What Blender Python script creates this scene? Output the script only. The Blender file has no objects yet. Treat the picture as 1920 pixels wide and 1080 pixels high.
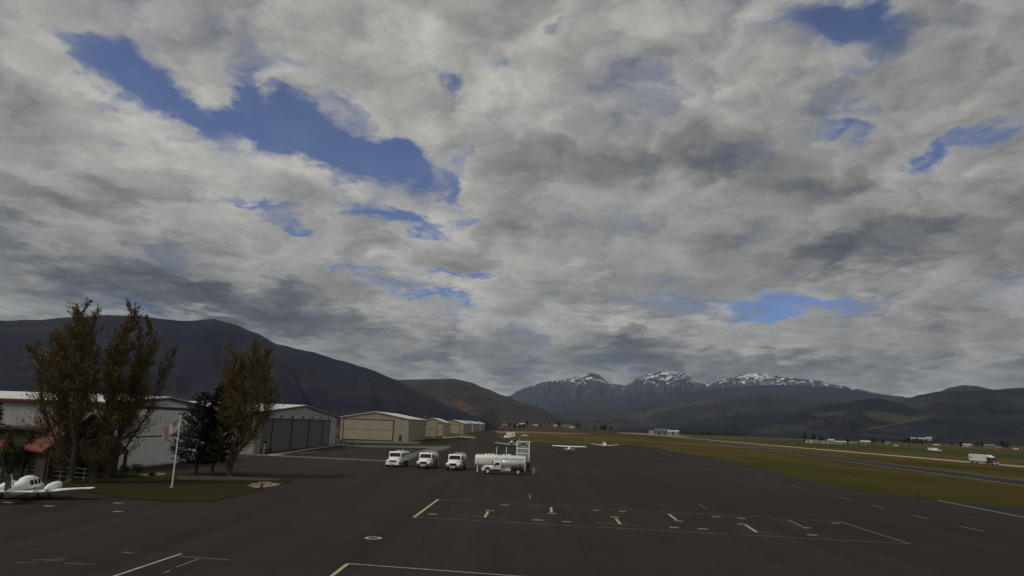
import bpy, bmesh, math, random
from mathutils import Vector, Matrix, noise
R = math.radians
SC = bpy.context.scene
COL = SC.collection

# ------------------------------------------------------------------ camera
F, EYE, PITCH, ROLL = 1300.0, 8.0, math.atan(257.5 / 1300.0), R(2.0)
cam_data = bpy.data.cameras.new('camera')
cam_data.sensor_width = 36.0
cam_data.lens = F / 1920.0 * 36.0
cam_data.clip_start, cam_data.clip_end = 0.5, 60000
cam = bpy.data.objects.new('camera', cam_data)
COL.objects.link(cam)
CAM_M = Matrix.Rotation(math.pi / 2 + PITCH, 3, 'X') @ Matrix.Rotation(ROLL, 3, 'Z')
cam.matrix_world = Matrix.Translation((0, 0, EYE)) @ CAM_M.to_4x4()
SC.camera = cam

def ray(px, py):
    return CAM_M @ Vector(((px - 960) / F, -(py - 540) / F, -1.0))
def G(px, py, z=0.0):                     # where a sight line meets the ground
    d = ray(px, py); t = (z - EYE) / d.z
    return Vector((d.x * t, d.y * t, z))
def azel(px, py):
    d = ray(px, py).normalized()
    return math.atan2(d.x, d.y), math.asin(d.z)

# ------------------------------------------------------------------ sun and sky
SUN_AZ, SUN_EL = R(-122), R(48)            # azimuth measured from +Y towards +X
SUN_DIR = Vector((math.sin(SUN_AZ) * math.cos(SUN_EL), math.cos(SUN_AZ) * math.cos(SUN_EL), math.sin(SUN_EL)))
sun_data = bpy.data.lights.new('sun', 'SUN')
sun_data.energy, sun_data.angle, sun_data.color = 1.8, R(22), (1.0, 0.95, 0.87)
sun = bpy.data.objects.new('sun', sun_data)
sun.rotation_euler = (-SUN_DIR).to_track_quat('-Z', 'Y').to_euler()
sun.location = (0, 0, 60)
COL.objects.link(sun)
SC.view_settings.view_transform = 'Standard'
SC.view_settings.look = 'None'
SC.view_settings.exposure = 0.0
SC.view_settings.gamma = 1.0
SC.render.engine = 'CYCLES'
SC.cycles.use_denoising = True
SC.cycles.volume_bounces = 1
SC.cycles.max_bounces = 6
SC.cycles.transparent_max_bounces = 8

world = bpy.data.worlds.new('World'); SC.world = world; world.use_nodes = True
world.cycles.sampling_method = 'MANUAL'; world.cycles.sample_map_resolution = 256

class S:                                   # a tiny expression layer over shader sockets
    def __init__(s, nt, sock): s.nt, s.k = nt, sock
    def _m(s, op, *a, clamp=False):
        n = s.nt.nodes.new('ShaderNodeMath'); n.operation = op; n.use_clamp = clamp
        for i, v in enumerate((s,) + a):
            if isinstance(v, S): s.nt.links.new(v.k, n.inputs[i])
            else: n.inputs[i].default_value = v
        return S(s.nt, n.outputs[0])
    def __add__(s, o): return s._m('ADD', o)
    def __sub__(s, o): return s._m('SUBTRACT', o)
    def __mul__(s, o): return s._m('MULTIPLY', o)
    def __truediv__(s, o): return s._m('DIVIDE', o)
    __radd__ = __add__; __rmul__ = __mul__
    def clamp(s): return s._m('ADD', 0.0, clamp=True)
    def fn(s, op, *a): return s._m(op, *a)
    def step(s, a, b):                     # smoothstep
        n = s.nt.nodes.new('ShaderNodeMapRange'); n.interpolation_type = 'SMOOTHSTEP'
        s.nt.links.new(s.k, n.inputs[0]); n.inputs[1].default_value = a; n.inputs[2].default_value = b
        return S(s.nt, n.outputs[0])

def xyz(nt, x, y, z):
    n = nt.nodes.new('ShaderNodeCombineXYZ')
    for i, v in enumerate((x, y, z)):
        if isinstance(v, S): nt.links.new(v.k, n.inputs[i])
        else: n.inputs[i].default_value = v
    return n.outputs[0]
def nz(nt, vec, scale, detail=4, rough=0.55, dist=0.0, typ='FBM', dim='3D'):
    n = nt.nodes.new('ShaderNodeTexNoise'); n.noise_dimensions = dim; n.noise_type = typ
    nt.links.new(vec, n.inputs['Vector']); n.inputs['Scale'].default_value = scale
    n.inputs['Detail'].default_value = detail; n.inputs['Roughness'].default_value = rough
    n.inputs['Distortion'].default_value = dist
    return n
def ramp(nt, fac, stops, interp='LINEAR'):
    n = nt.nodes.new('ShaderNodeValToRGB'); n.color_ramp.interpolation = interp
    e = n.color_ramp.elements
    while len(e) < len(stops): e.new(0.5)
    for i, (p, c) in enumerate(stops): e[i].position = p; e[i].color = (*c, 1)
    nt.links.new(fac.k if isinstance(fac, S) else fac, n.inputs[0])
    return n.outputs[0]
def mixc(nt, fac, a, b, mode='MIX'):
    n = nt.nodes.new('ShaderNodeMix'); n.data_type = 'RGBA'; n.blend_type = mode
    for i, v in ((0, fac), (6, a), (7, b)):
        if isinstance(v, S): nt.links.new(v.k, n.inputs[i])
        elif hasattr(v, 'is_linked'): nt.links.new(v, n.inputs[i])
        elif isinstance(v, tuple): n.inputs[i].default_value = (*v, 1)
        else: n.inputs[i].default_value = v
    return n.outputs[2]

SKY = 0.10
def build_world():
    nt = world.node_tree; nt.nodes.clear()
    out = nt.nodes.new('ShaderNodeOutputWorld'); bg = nt.nodes.new('ShaderNodeBackground')
    bg.inputs[1].default_value = SKY; nt.links.new(bg.outputs[0], out.inputs[0])
    sky = nt.nodes.new('ShaderNodeTexSky'); sky.sky_type = 'NISHITA'; sky.sun_disc = False
    sky.sun_elevation = SUN_EL; sky.sun_rotation = SUN_AZ
    sky.altitude = 1700; sky.air_density = 1.0; sky.dust_density = 0.4; sky.ozone_density = 2.0
    tc = nt.nodes.new('ShaderNodeTexCoord')
    D = tc.outputs['Generated']
    sep = nt.nodes.new('ShaderNodeSeparateXYZ'); nt.links.new(D, sep.inputs[0])
    x, y, z = (S(nt, sep.outputs[i]) for i in range(3))
    az = x.fn('ARCTAN2', y); el = z.fn('ARCSINE')
    zz = z.fn('MAXIMUM', 0.0) + 0.16
    qx, qy = x / zz, y / zz
    Q = xyz(nt, qx, qy, 0.0)
    QS = xyz(nt, qx + math.sin(R(-62)) * 0.09, qy + math.cos(R(-62)) * 0.09, 0.06)
    # wind-blown edges: bend the coordinates that place the openings
    w1 = nz(nt, Q, 4.6, 5, 0.62, dim='2D'); w2 = nz(nt, xyz(nt, qx + 7.3, qy - 3.1, 1.7), 4.6, 5, 0.62, dim='2D')
    a_ = az + (S(nt, w1.outputs[0]) - 0.5) * 0.15
    e_ = el + (S(nt, w2.outputs[0]) - 0.5) * 0.085
    def total(lst):                        # soft ellipses, summed
        acc = None
        for (w, px, py, sx, sy, rot) in lst:
            ca, ce = azel(px, py)
            mp = nt.nodes.new('ShaderNodeMapping'); mp.vector_type = 'TEXTURE'
            nt.links.new(xyz(nt, a_, e_, S(nt, acc) if acc else 0.0), mp.inputs[0])   # in turn, so few values are held at once
            mp.inputs['Location'].default_value = (ca, ce, 0); mp.inputs['Rotation'].default_value = (0, 0, R(-rot))
            mp.inputs['Scale'].default_value = (sx / F / math.cos(ce), sy / F, 1e6)
            d = nt.nodes.new('ShaderNodeVectorMath'); d.operation = 'DOT_PRODUCT'
            nt.links.new(mp.outputs[0], d.inputs[0]); nt.links.new(mp.outputs[0], d.inputs[1])
            e = nt.nodes.new('ShaderNodeMath'); e.operation = 'POWER'; e.inputs[0].default_value = math.exp(-.5)
            nt.links.new(d.outputs['Value'], e.inputs[1])
            m = nt.nodes.new('ShaderNodeMath'); m.operation = 'MULTIPLY_ADD'; nt.links.new(e.outputs[0], m.inputs[0])
            m.inputs[1].default_value = w
            if acc: nt.links.new(acc, m.inputs[2])
            else: m.inputs[2].default_value = 0
            acc = m.outputs[0]
        return S(nt, acc)
    gaps = total(GAPS).fn('MINIMUM', 0.9); tone = total(TONES)
    big = S(nt, nz(nt, Q, 1.1, 2, 0.5, dim='2D').outputs[0])
    f1 = S(nt, nz(nt, Q, 2.3, 5, 0.50, 0.0, dim='2D').outputs[0])
    f2 = S(nt, nz(nt, QS, 2.3, 3, 0.50, 0.0, dim='2D').outputs[0])
    puff = S(nt, nz(nt, xyz(nt, a_ * 1.0, e_ * 1.5, 0.0), 9.0, 5, 0.52, 0.0, dim='2D').outputs[0])
    puf2 = S(nt, nz(nt, xyz(nt, a_ - 0.020, e_ * 1.5 + 0.035, 0.0), 9.0, 3, 0.52, 0.0, dim='2D').outputs[0])
    cover = big * 0.30 + f1 * 0.75 + puff * 0.75 - gaps * 1.05
    alpha = cover.step(0.17, 0.86)
    thick = cover.step(0.55, 1.10)
    emb = (f1 - f2) * 0.60 + (puff - puf2) * 0.75
    L = emb + tone + 0.765 + (f1 - 0.5) * 0.16 + (big - 0.5) * 0.14 + (puff - 0.5) * 0.20 - thick * 0.14
    hor = el.step(R(30), R(-2))            # cloud bases stack up towards the horizon and grey
    L = (L - hor * 0.10).clamp()
    k = 1.0 / SKY
    stops = [(0.0, (.060, .063, .070)), (0.25, (.122, .127, .135)), (0.48, (.228, .226, .212)),
             (0.72, (.35, .345, .325)), (1.0, (.52, .50, .455))]
    cloud = ramp(nt, L, stops)
    sc_ = nt.nodes.new('ShaderNodeVectorMath'); sc_.operation = 'SCALE'; nt.links.new(cloud, sc_.inputs[0]); sc_.inputs['Scale'].default_value = k
    blue = mixc(nt, 1.0, sky.outputs[0], BLUE, 'MULTIPLY')
    # a thin veil keeps the openings from being a clean blue
    nt.links.new(mixc(nt, alpha * 0.90 + 0.09, blue, sc_.outputs[0]), bg.inputs[0])
BLUE = (0.52, 0.575, 0.78)
# (weight, picture x, y, half-width, half-height, turn) converted to directions in the sky
GAPS = [(.95, 245, 145, 62, 22, 22), (.40, 140, 125, 24, 16, 30), (.40, 215, 205, 14, 30, -20), (.45, 355, 225, 34, 16, 50), (.80, 470, 245, 62, 22, 10), (.95, 620, 265, 95, 28, 12), (.85, 740, 300, 60, 24, 16),
        (.55, 470, 165, 22, 34, 0), (.45, 560, 190, 40, 14, 10), (.55, 650, 195, 40, 16, 25), (.40, 540, 120, 24, 12, 10), (.60, 860, 345, 20, 34, -10), (.42, 885, 290, 14, 30, 0), (.75, 795, 425, 62, 14, 6), (.45, 890, 415, 34, 10, 6), (.35, 700, 400, 40, 8, 8), (.60, 480, 382, 44, 7, 16), (.60, 540, 425, 18, 6, 10),
        (.65, 855, 515, 52, 6, 3), (.60, 825, 551, 55, 5, 6), (.35, 1040, 580, 20, 5, 0), (.90, 1605, 36, 38, 28, 15), (.35, 1500, 40, 50, 18, 0), (.80, 1762, 303, 24, 15, -20), (.55, 1850, 250, 55, 12, -8),
        (.90, 1480, 580, 58, 15, -4), (.30, 1640, 195, 60, 14, 6), (.45, 1590, 245, 28, 9, 4), (.35, 1610, 130, 40, 14, -20), (.45, 1050, 55, 26, 12, -20), (.45, 825, 165, 22, 16, 10), (.40, 940, 130, 14, 16, 0), (.50, 640, 503, 55, 4, 6)]
TONES = [(-.33, 140, 518, 160, 32, 7), (-.20, 350, 545, 100, 20, 10), (-.23, 480, 565, 110, 22, 8), (-.22, 80, 232, 46, 24, 0), (-.16, 90, 345, 90, 20, 4), (-.20, 60, 425, 70, 10, 2), (-.18, 620, 625, 150, 20, 5), (-.12, 560, 590, 130, 14, 4),
         (.16, 150, 180, 80, 50, 20), (.20, 300, 225, 80, 22, 28), (.20, 470, 300, 110, 22, 10), (.14, 640, 350, 110, 20, 12), (.22, 450, 400, 60, 30, 14), (.10, 250, 330, 70, 24, 10), (.16, 30, 320, 40, 14, 0), (.16, 30, 460, 60, 10, -10),
         (.08, 700, 80, 240, 60, 6), (-.08, 560, 60, 120, 30, 4), (.12, 760, 130, 90, 40, 10), (.14, 950, 220, 70, 40, 10), (.08, 820, 330, 40, 14, 0), (-.10, 1190, 190, 60, 24, 0), (-.26, 1240, 300, 200, 34, 4), (-.16, 1430, 330, 120, 34, 14),
         (.12, 1330, 350, 70, 12, 14), (.06, 1180, 90, 120, 60, 0), (-.32, 1690, 465, 170, 26, 2), (-.10, 1700, 430, 200, 50, 0), (.08, 1700, 380, 120, 24, 0), (-.14, 1780, 130, 160, 100, 0), (-.14, 1090, 430, 60, 16, 6),
         (-.34, 1200, 660, 95, 22, 4), (.18, 960, 600, 110, 18, 4), (.22, 1200, 602, 80, 8, 4), (.16, 1330, 640, 24, 16, 30), (.20, 850, 535, 60, 12, 4), (.18, 745, 490, 26, 18, 0), (.14, 905, 545, 18, 16, 0), (-.20, 1270, 575, 100, 12, 4), (-.12, 1680, 600, 120, 22, 2), (.08, 1850, 620, 90, 50, 0), (-.14, 1650, 690, 320, 28, 2),
         (.10, 1430, 640, 60, 24, 20), (-.10, 800, 680, 180, 24, 3), (-.10, 300, 470, 130, 30, 10), (.08, 1010, 470, 110, 40, 0), (-.16, 1040, 690, 140, 18, 2), (.10, 930, 735, 40, 10, 0), (.20, 330, 592, 70, 6, 6), (.14, 60, 588, 90, 8, 0), (.10, 1500, 700, 40, 6, 10)]
build_world()

# ------------------------------------------------------------------ materials
def principled(name):
    m = bpy.data.materials.new(name); m.use_nodes = True
    nt = m.node_tree; p = nt.nodes['Principled BSDF']
    return m, nt, p
def coords(nt, scale=(1, 1, 1), kind='Object'):
    if kind == 'World':
        g = nt.nodes.new('ShaderNodeNewGeometry'); src = g.outputs['Position']
    else:
        t = nt.nodes.new('ShaderNodeTexCoord'); src = t.outputs[kind]
    mp = nt.nodes.new('ShaderNodeMapping'); mp.inputs['Scale'].default_value = scale
    nt.links.new(src, mp.inputs[0]); return mp.outputs[0]
def bump(nt, p, h, strength=0.3, dist=0.05):
    b = nt.nodes.new('ShaderNodeBump'); b.inputs['Strength'].default_value = strength; b.inputs['Distance'].default_value = dist
    nt.links.new(h.k if isinstance(h, S) else h, b.inputs['Height']); nt.links.new(b.outputs[0], p.inputs['Normal'])
def paint(name, col, rough=0.5, metal=0.0, vary=0.18, scale=1.5, stretch=(1, 1, 1), spec=0.5, kind='Object'):
    m, nt, p = principled(name)
    v = coords(nt, stretch, kind)
    n = nz(nt, v, scale, 6, 0.62)
    d = tuple(c * (1 - vary) for c in col); l = tuple(min(1, c * (1 + vary * .6)) for c in col)
    c = ramp(nt, n.outputs[0], [(0.3, d), (0.7, l)])
    nt.links.new(c, p.inputs['Base Color'])
    p.inputs['Roughness'].default_value = rough; p.inputs['Metallic'].default_value = metal
    p.inputs['Specular IOR Level'].default_value = spec
    return m
def ribbed(name, col, axis, pitch, rough=0.55, vary=0.12, depth=0.03):      # profiled steel sheet
    m, nt, p = principled(name)
    v = coords(nt); sep = nt.nodes.new('ShaderNodeSeparateXYZ'); nt.links.new(v, sep.inputs[0])
    u = S(nt, sep.outputs[axis])
    w = ((u * (2 * math.pi / pitch)).fn('SINE')).step(-0.2, 0.9)
    n = S(nt, nz(nt, coords(nt, (.25, .25, .06) if axis != 2 else (.1, .1, .3)), 2.0, 6, 0.65).outputs[0])
    c = ramp(nt, n, [(0.3, tuple(k * (1 - vary) for k in col)), (0.72, tuple(min(1, k * (1 + vary * .5)) for k in col))])
    nt.links.new(c, p.inputs['Base Color']); p.inputs['Roughness'].default_value = rough
    bump(nt, p, w, 0.6, depth)
    return m

M = {}
M['white'] = paint('white_paint', (.84, .84, .81), 0.35, vary=.08)
M['offwhite'] = paint('aged_white_paint', (.66, .66, .61), 0.45, vary=.16)
M['silver'] = paint('brushed_aluminium', (.58, .59, .59), 0.34, 0.55, vary=.10)
M['grey'] = paint('grey_paint', (.30, .30, .30), 0.5)
M['galv'] = paint('galvanised_steel', (.48, .48, .47), 0.5, 0.3)
M['dark'] = paint('dark_chassis', (.022, .022, .022), 0.6)
M['rubber'] = paint('tyre_rubber', (.018, .018, .018), 0.8)
M['glass'] = paint('dark_glass', (.012, .014, .016), 0.08, vary=.1)
M['navy'] = paint('navy_paint', (.030, .026, .060), 0.4)
M['black'] = paint('black_paint', (.015, .015, .015), 0.5)
M['red'] = paint('red_steel', (.20, .022, .022), 0.5)
M['maroon'] = paint('maroon_trim', (.085, .014, .014), 0.5)
M['redroof'] = ribbed('red_metal_roof', (.15, .030, .028), 1, 0.45)
M['lamp'] = paint('headlamp_lens', (.62, .62, .60), 0.12, vary=.05)
M['amber'] = paint('amber_lens', (.45, .16, .03), 0.3)
M['plate'] = paint('plate_white', (.60, .60, .58), 0.5)
M['orange'] = paint('faded_orange', (.17, .062, .042), 0.6)
M['yellow'] = paint('yellow_paint', (.55, .38, .10), 0.6)
M['log'] = paint('brown_log', (.042, .027, .019), 0.75, vary=.3, scale=3, stretch=(.4, .4, 6))
M['wood_dark'] = paint('dark_timber', (.035, .024, .018), 0.7, vary=.3)
M['stone'] = paint('field_stone', (.22, .19, .16), 0.85, vary=.35, scale=4)
M['concrete'] = paint('pale_concrete', (.25, .225, .19), 0.85, vary=.22, scale=.6, kind='World')
M['bark'] = paint('grey_brown_bark', (.075, .058, .045), 0.9, vary=.35, scale=5, stretch=(3, 3, .6), spec=.1)
M['twig'] = paint('ochre_twig', (.095, .072, .045), 0.9, vary=.3, spec=.08)
M['bud'] = paint('ochre_bud', (.170, .120, .042), 0.8, vary=.35, scale=.9, spec=.1)
M['bud_green'] = paint('yellow_green_bud', (.110, .105, .035), 0.8, vary=.35, scale=.9, spec=.1)
M['needle'] = paint('dark_needles', (.017, .025, .017), 0.85, vary=.4, scale=1.2, spec=.08)
M['shrub'] = paint('dull_green_leaf', (.050, .062, .026), 0.8, vary=.4, scale=1.5, spec=.1)
M['far_tree'] = paint('far_evergreen', (.022, .028, .018), 0.9, vary=.4, scale=.4)
M['far_bare'] = paint('far_bare_tree', (.085, .068, .040), 0.9, vary=.35, scale=.4)
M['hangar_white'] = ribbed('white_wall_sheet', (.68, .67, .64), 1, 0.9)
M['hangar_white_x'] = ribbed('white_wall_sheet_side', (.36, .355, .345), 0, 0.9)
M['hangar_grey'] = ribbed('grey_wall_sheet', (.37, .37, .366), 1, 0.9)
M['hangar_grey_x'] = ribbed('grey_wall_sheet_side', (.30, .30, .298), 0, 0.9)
M['door_grey'] = ribbed('slate_door_sheet', (.105, .108, .110), 1, 0.6)
M['hangar_tan'] = ribbed('tan_wall_sheet', (.31, .27, .195), 0, 0.9)
M['hangar_tan_y'] = ribbed('tan_wall_sheet_side', (.31, .27, .195), 1, 0.9)
M['door_tan'] = ribbed('tan_door_sheet', (.35, .305, .21), 0, 0.6)
M['roof_white'] = ribbed('white_roof_sheet', (.60, .59, .55), 1, 0.6)
M['roof_white_y'] = ribbed('white_roof_sheet_along', (.60, .59, .55), 0, 0.6)
M['bumper_dark'] = paint('dark_bumper', (.05, .05, .05), .5)
M['lorry_cab'] = paint('dull_maroon_cab', (.060, .030, .032), .45)
M['trim_brown'] = paint('brown_trim', (.030, .022, .018), 0.55)
M['line'] = paint('worn_white_line', (.40, .37, .31), 0.75, vary=.45, scale=2.5, kind='World')
M['line_faint'] = paint('faded_line', (.17, .15, .125), 0.8, vary=.5, scale=1.5, kind='World')
M['line_worn'] = paint('almost_gone_line', (.062, .048, .043), 0.9, vary=.6, scale=1.2, kind='World')
M['line_pad'] = paint('worn_pad_paint', (.25, .23, .195), 0.8, vary=.4, scale=2.5, kind='World')
M['line_red'] = paint('faded_red_line', (.17, .105, .085), 0.8, vary=.45, scale=1.5, kind='World')
M['line_yellow'] = paint('worn_yellow_line', (.44, .34, .18), 0.75, vary=.4, scale=2.5, kind='World')
M['line_blue'] = paint('worn_blue_grey_line', (.16, .18, .19), 0.75, vary=.4, scale=2.5, kind='World')

def asphalt(name, col, purple):
    m, nt, p = principled(name)
    W = coords(nt, (1, 1, 1), 'World')
    streak = S(nt, nz(nt, coords(nt, (.32, .012, 1), 'World'), 1.0, 6, 0.6).outputs[0])
    patch = S(nt, nz(nt, coords(nt, (.028, .02, 1), 'World'), 1.0, 5, 0.55, 0.6).outputs[0])
    mid = S(nt, nz(nt, W, 0.35, 6, 0.65).outputs[0])
    fine = S(nt, nz(nt, W, 26.0, 3, 0.7).outputs[0])
    v = streak * 0.95 + patch * 0.85 + mid * 0.45 + fine * 0.22 - 0.735
    d = tuple(c * .62 for c in col); l = tuple(c * 1.5 for c in col)
    c = ramp(nt, v, [(0.18, d), (0.5, col), (0.85, l)])
    pm = S(nt, nz(nt, coords(nt, (.05, .03, 1), 'World'), 1.0, 4, 0.6, 1.0).outputs[0]).step(0.54, 0.70)
    c = mixc(nt, pm * 0.5, c, purple)
    # sealed joints between paving lanes, wandering a little
    sep = nt.nodes.new('ShaderNodeSeparateXYZ'); nt.links.new(W, sep.inputs[0])
    wob = (S(nt, nz(nt, W, 0.12, 4, 0.6).outputs[0]) - 0.5) * 1.6
    u = ((S(nt, sep.outputs[0]) + wob) / 11.0).fn('FRACT')
    lane = ((u - 0.5).fn('ABSOLUTE')).step(0.011, 0.004)
    u2 = ((S(nt, sep.outputs[1]) + wob * 1.4) / 27.0).fn('FRACT')
    lane2 = ((u2 - 0.5).fn('ABSOLUTE')).step(0.0055, 0.0025)
    vor = nt.nodes.new('ShaderNodeTexVoronoi'); vor.feature = 'DISTANCE_TO_EDGE'
    wv = nt.nodes.new('ShaderNodeVectorMath'); wv.operation = 'ADD'
    nt.links.new(W, wv.inputs[0])
    wn = nz(nt, W, 0.16, 4, 0.65); sc = nt.nodes.new('ShaderNodeVectorMath'); sc.operation = 'SCALE'; sc.inputs['Scale'].default_value = 7.0
    nt.links.new(wn.outputs['Color'], sc.inputs[0]); nt.links.new(sc.outputs[0], wv.inputs[1])
    nt.links.new(wv.outputs[0], vor.inputs['Vector']); vor.inputs['Scale'].default_value = 0.055
    crack = S(nt, vor.outputs['Distance']).step(0.006, 0.002)
    j = (lane + lane2 + crack * 0.8).clamp() * 0.5
    c = mixc(nt, j, c, tuple(k * .48 for k in col))
    nt.links.new(c, p.inputs['Base Color']); p.inputs['Roughness'].default_value = 0.88
    p.inputs['Specular IOR Level'].default_value = 0.09
    bump(nt, p, fine + mid, 0.25, 0.02)
    return m
M['asphalt'] = asphalt('apron_asphalt', (.0300, .0245, .0205), (.034, .0222, .0215))
M['asphalt_run'] = asphalt('runway_asphalt', (.030, .029, .032), (.034, .030, .034))

def field(name, greens, dry, soil, sc=1.0):
    m, nt, p = principled(name)
    W = coords(nt, (1, 1, 1), 'World')
    far = S(nt, nz(nt, coords(nt, (.006 * sc, .0016 * sc, 1), 'World'), 1.0, 5, 0.6, 0.4).outputs[0])
    mid = S(nt, nz(nt, coords(nt, (.05 * sc, .015 * sc, 1), 'World'), 1.0, 6, 0.65, 0.3).outputs[0])
    fine = S(nt, nz(nt, W, 0.9 * sc, 7, 0.72).outputs[0])
    v = far * 1.0 + mid * 0.55 + fine * 0.45 - 0.5
    c = ramp(nt, v, [(0.22, greens[0]), (0.42, greens[1]), (0.60, dry), (0.80, soil)])
    nt.links.new(c, p.inputs['Base Color']); p.inputs['Roughness'].default_value = 0.95
    p.inputs['Specular IOR Level'].default_value = 0.02
    bump(nt, p, fine + mid * 2.0, 0.7, 0.25)
    return m
M['field'] = field('valley_grass', ((.034, .036, .008), (.056, .049, .012)), (.100, .074, .026), (.098, .064, .038))
M['lawn'] = field('lawn_grass', ((.016, .023, .007), (.024, .029, .009)), (.036, .031, .012), (.048, .036, .018), 3.0)
M['dirt'] = field('dirt_strip', ((.12, .095, .06), (.15, .115, .075)), (.20, .155, .105), (.17, .11, .075), 2.0)
M['road'] = paint('pale_highway_concrete', (.30, .28, .225), 0.9, vary=.25, scale=.05, kind='World')
M['shoulder'] = paint('pale_shoulder', (.105, .090, .068), 0.9, vary=.35, scale=.2, kind='World')

def hillmat(name, cols, feat=0.004, patch=None, snow=None):
    m, nt, p = principled(name)
    W = coords(nt, (1, 1, 1), 'World')
    n1 = S(nt, nz(nt, W, feat, 8, 0.62, 0.5).outputs[0])
    n2 = S(nt, nz(nt, W, feat * 9, 6, 0.7).outputs[0])
    c = ramp(nt, n1 * 0.75 + n2 * 0.45 - 0.1, [(0.30, cols[0]), (0.50, cols[1]), (0.68, cols[2])])
    for (ctr, rad, pc) in (patch or []):
        d = nt.nodes.new('ShaderNodeVectorMath'); d.operation = 'SUBTRACT'; nt.links.new(W, d.inputs[0]); d.inputs[1].default_value = ctr
        s = nt.nodes.new('ShaderNodeVectorMath'); s.operation = 'MULTIPLY'; nt.links.new(d.outputs[0], s.inputs[0]); s.inputs[1].default_value = tuple(1 / r for r in rad)
        l = nt.nodes.new('ShaderNodeVectorMath'); l.operation = 'LENGTH'; nt.links.new(s.outputs[0], l.inputs[0])
        k = (S(nt, l.outputs['Value']) + (n2 - 0.5) * 1.6 + (n1 - .5) * 1.2).step(1.0, 0.55)
        c = mixc(nt, k, c, pc)
    if snow:
        z0, z1 = snow
        sep = nt.nodes.new('ShaderNodeSeparateXYZ'); nt.links.new(W, sep.inputs[0])
        # snow lies in the steep couloirs and on ledges, more of it higher up
        st = S(nt, nz(nt, coords(nt, (1, 1, .16), 'World'), 0.0095, 7, 0.66, 0.6).outputs[0])
        lg = S(nt, nz(nt, coords(nt, (.35, .35, 1.3), 'World'), 0.012, 5, 0.6, 0.8).outputs[0])
        up = S(nt, sep.outputs[2]).step(z0, z1)
        k = ((st - 0.5) * 3.2 + (lg - 0.5) * 0.5 + up * 0.62 - 0.62).step(-0.06, 0.16)
        c = mixc(nt, k, c, (.62, .64, .68))
    nt.links.new(c, p.inputs['Base Color']); p.inputs['Roughness'].default_value = 0.95
    p.inputs['Specular IOR Level'].default_value = 0.05
    bump(nt, p, n2, 0.8, 12.0)
    return m

# ------------------------------------------------------------------ mesh helpers
def prop(o, label=None, cat=None, group=None, kind=None):
    for k, v in (('label', label), ('category', cat), ('group', group), ('kind', kind)):
        if v: o[k] = v
    return o
def empty(name, loc, rz=0.0, label=None, cat=None, group=None):
    o = bpy.data.objects.new(name, None); COL.objects.link(o)
    o.empty_display_size = 0.5; o.location = loc; o.rotation_euler = (0, 0, rz)
    return prop(o, label, cat, group)
class MB:
    def __init__(s): s.v, s.f = [], []
    def add(s, vs, fs):
        b = len(s.v); s.v += [tuple(v) for v in vs]; s.f += [tuple(b + i for i in f) for f in fs]; return s
    def box(s, x0, x1, y0, y1, z0, z1):
        return s.add([(x, y, z) for x in (x0, x1) for y in (y0, y1) for z in (z0, z1)],
                     [(0, 1, 3, 2), (4, 6, 7, 5), (0, 4, 5, 1), (2, 3, 7, 6), (0, 2, 6, 4), (1, 5, 7, 3)])
    def prism(s, poly, a, b, axis='x'):     # a 2-D outline extruded along an axis
        def pt(u, w, t): return {'x': (t, u, w), 'y': (u, t, w), 'z': (u, w, t)}[axis]
        n = len(poly)
        return s.add([pt(u, w, a) for u, w in poly] + [pt(u, w, b) for u, w in poly],
                     [tuple(range(n))[::-1], tuple(range(n, 2 * n))] + [(i, (i + 1) % n, n + (i + 1) % n, n + i) for i in range(n)])
    def tube(s, pts, rad, n=8, cap=True):
        pts = [Vector(p) for p in pts]; rings = []
        for i, p in enumerate(pts):
            d = (pts[min(i + 1, len(pts) - 1)] - pts[max(i - 1, 0)]).normalized()
            a = d.orthogonal().normalized() if abs(d.z) < .99 else Vector((1, 0, 0))
            if abs(d.z) < .99: a = d.cross(Vector((0, 0, 1))).normalized()
            b = d.cross(a); r = rad[i] if isinstance(rad, (list, tuple)) else rad
            rings.append([p + (a * math.cos(t) + b * math.sin(t)) * r for t in (2 * math.pi * k / n for k in range(n))])
        return s.rings(rings, cap)
    def rings(s, rings, cap=True):
        n = len(rings[0]); vs = [v for r in rings for v in r]; fs = []
        for i in range(len(rings) - 1):
            for k in range(n):
                fs.append((i * n + k, i * n + (k + 1) % n, (i + 1) * n + (k + 1) % n, (i + 1) * n + k))
        if cap: fs += [tuple(range(n))[::-1], tuple(range((len(rings) - 1) * n, len(rings) * n))]
        return s.add(vs, fs)
    def sheet(s, pts): return s.add(pts, [tuple(range(len(pts)))])
    def build(s, name, mat, parent=None, smooth=False, bevel=0.0, auto=35):
        me = bpy.data.meshes.new(name); me.from_pydata(s.v, [], s.f); me.update()
        bm = bmesh.new(); bm.from_mesh(me); bmesh.ops.recalc_face_normals(bm, faces=bm.faces)
        if bevel: bmesh.ops.bevel(bm, geom=[e for e in bm.edges if len(e.link_faces) == 2 and e.calc_face_angle(0) > .5], offset=bevel, segments=2, affect='EDGES', profile=.5, clamp_overlap=True)
        bm.to_mesh(me); bm.free()
        me.materials.append(M[mat] if isinstance(mat, str) else mat)
        if smooth:
            me.polygons.foreach_set('use_smooth', [True] * len(me.polygons))
            try: me.set_sharp_from_angle(angle=R(auto))
            except Exception: pass
        o = bpy.data.objects.new(name, me); COL.objects.link(o)
        if parent: o.parent = parent
        return o
def copy_tree(o, parent=None):
    c = o.copy(); COL.objects.link(c); c.parent = parent
    for ch in list(o.children): copy_tree(ch, c)
    return c
def superring(x, w, h, zc, n=14, p=2.6, axis='y'):
    out = []
    for k in range(n):
        t = 2 * math.pi * k / n; c, s_ = math.cos(t), math.sin(t)
        u = math.copysign(abs(c) ** (2 / p), c) * w; v = math.copysign(abs(s_) ** (2 / p), s_) * h + zc
        out.append(Vector((u, x, v)))
    return out

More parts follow.
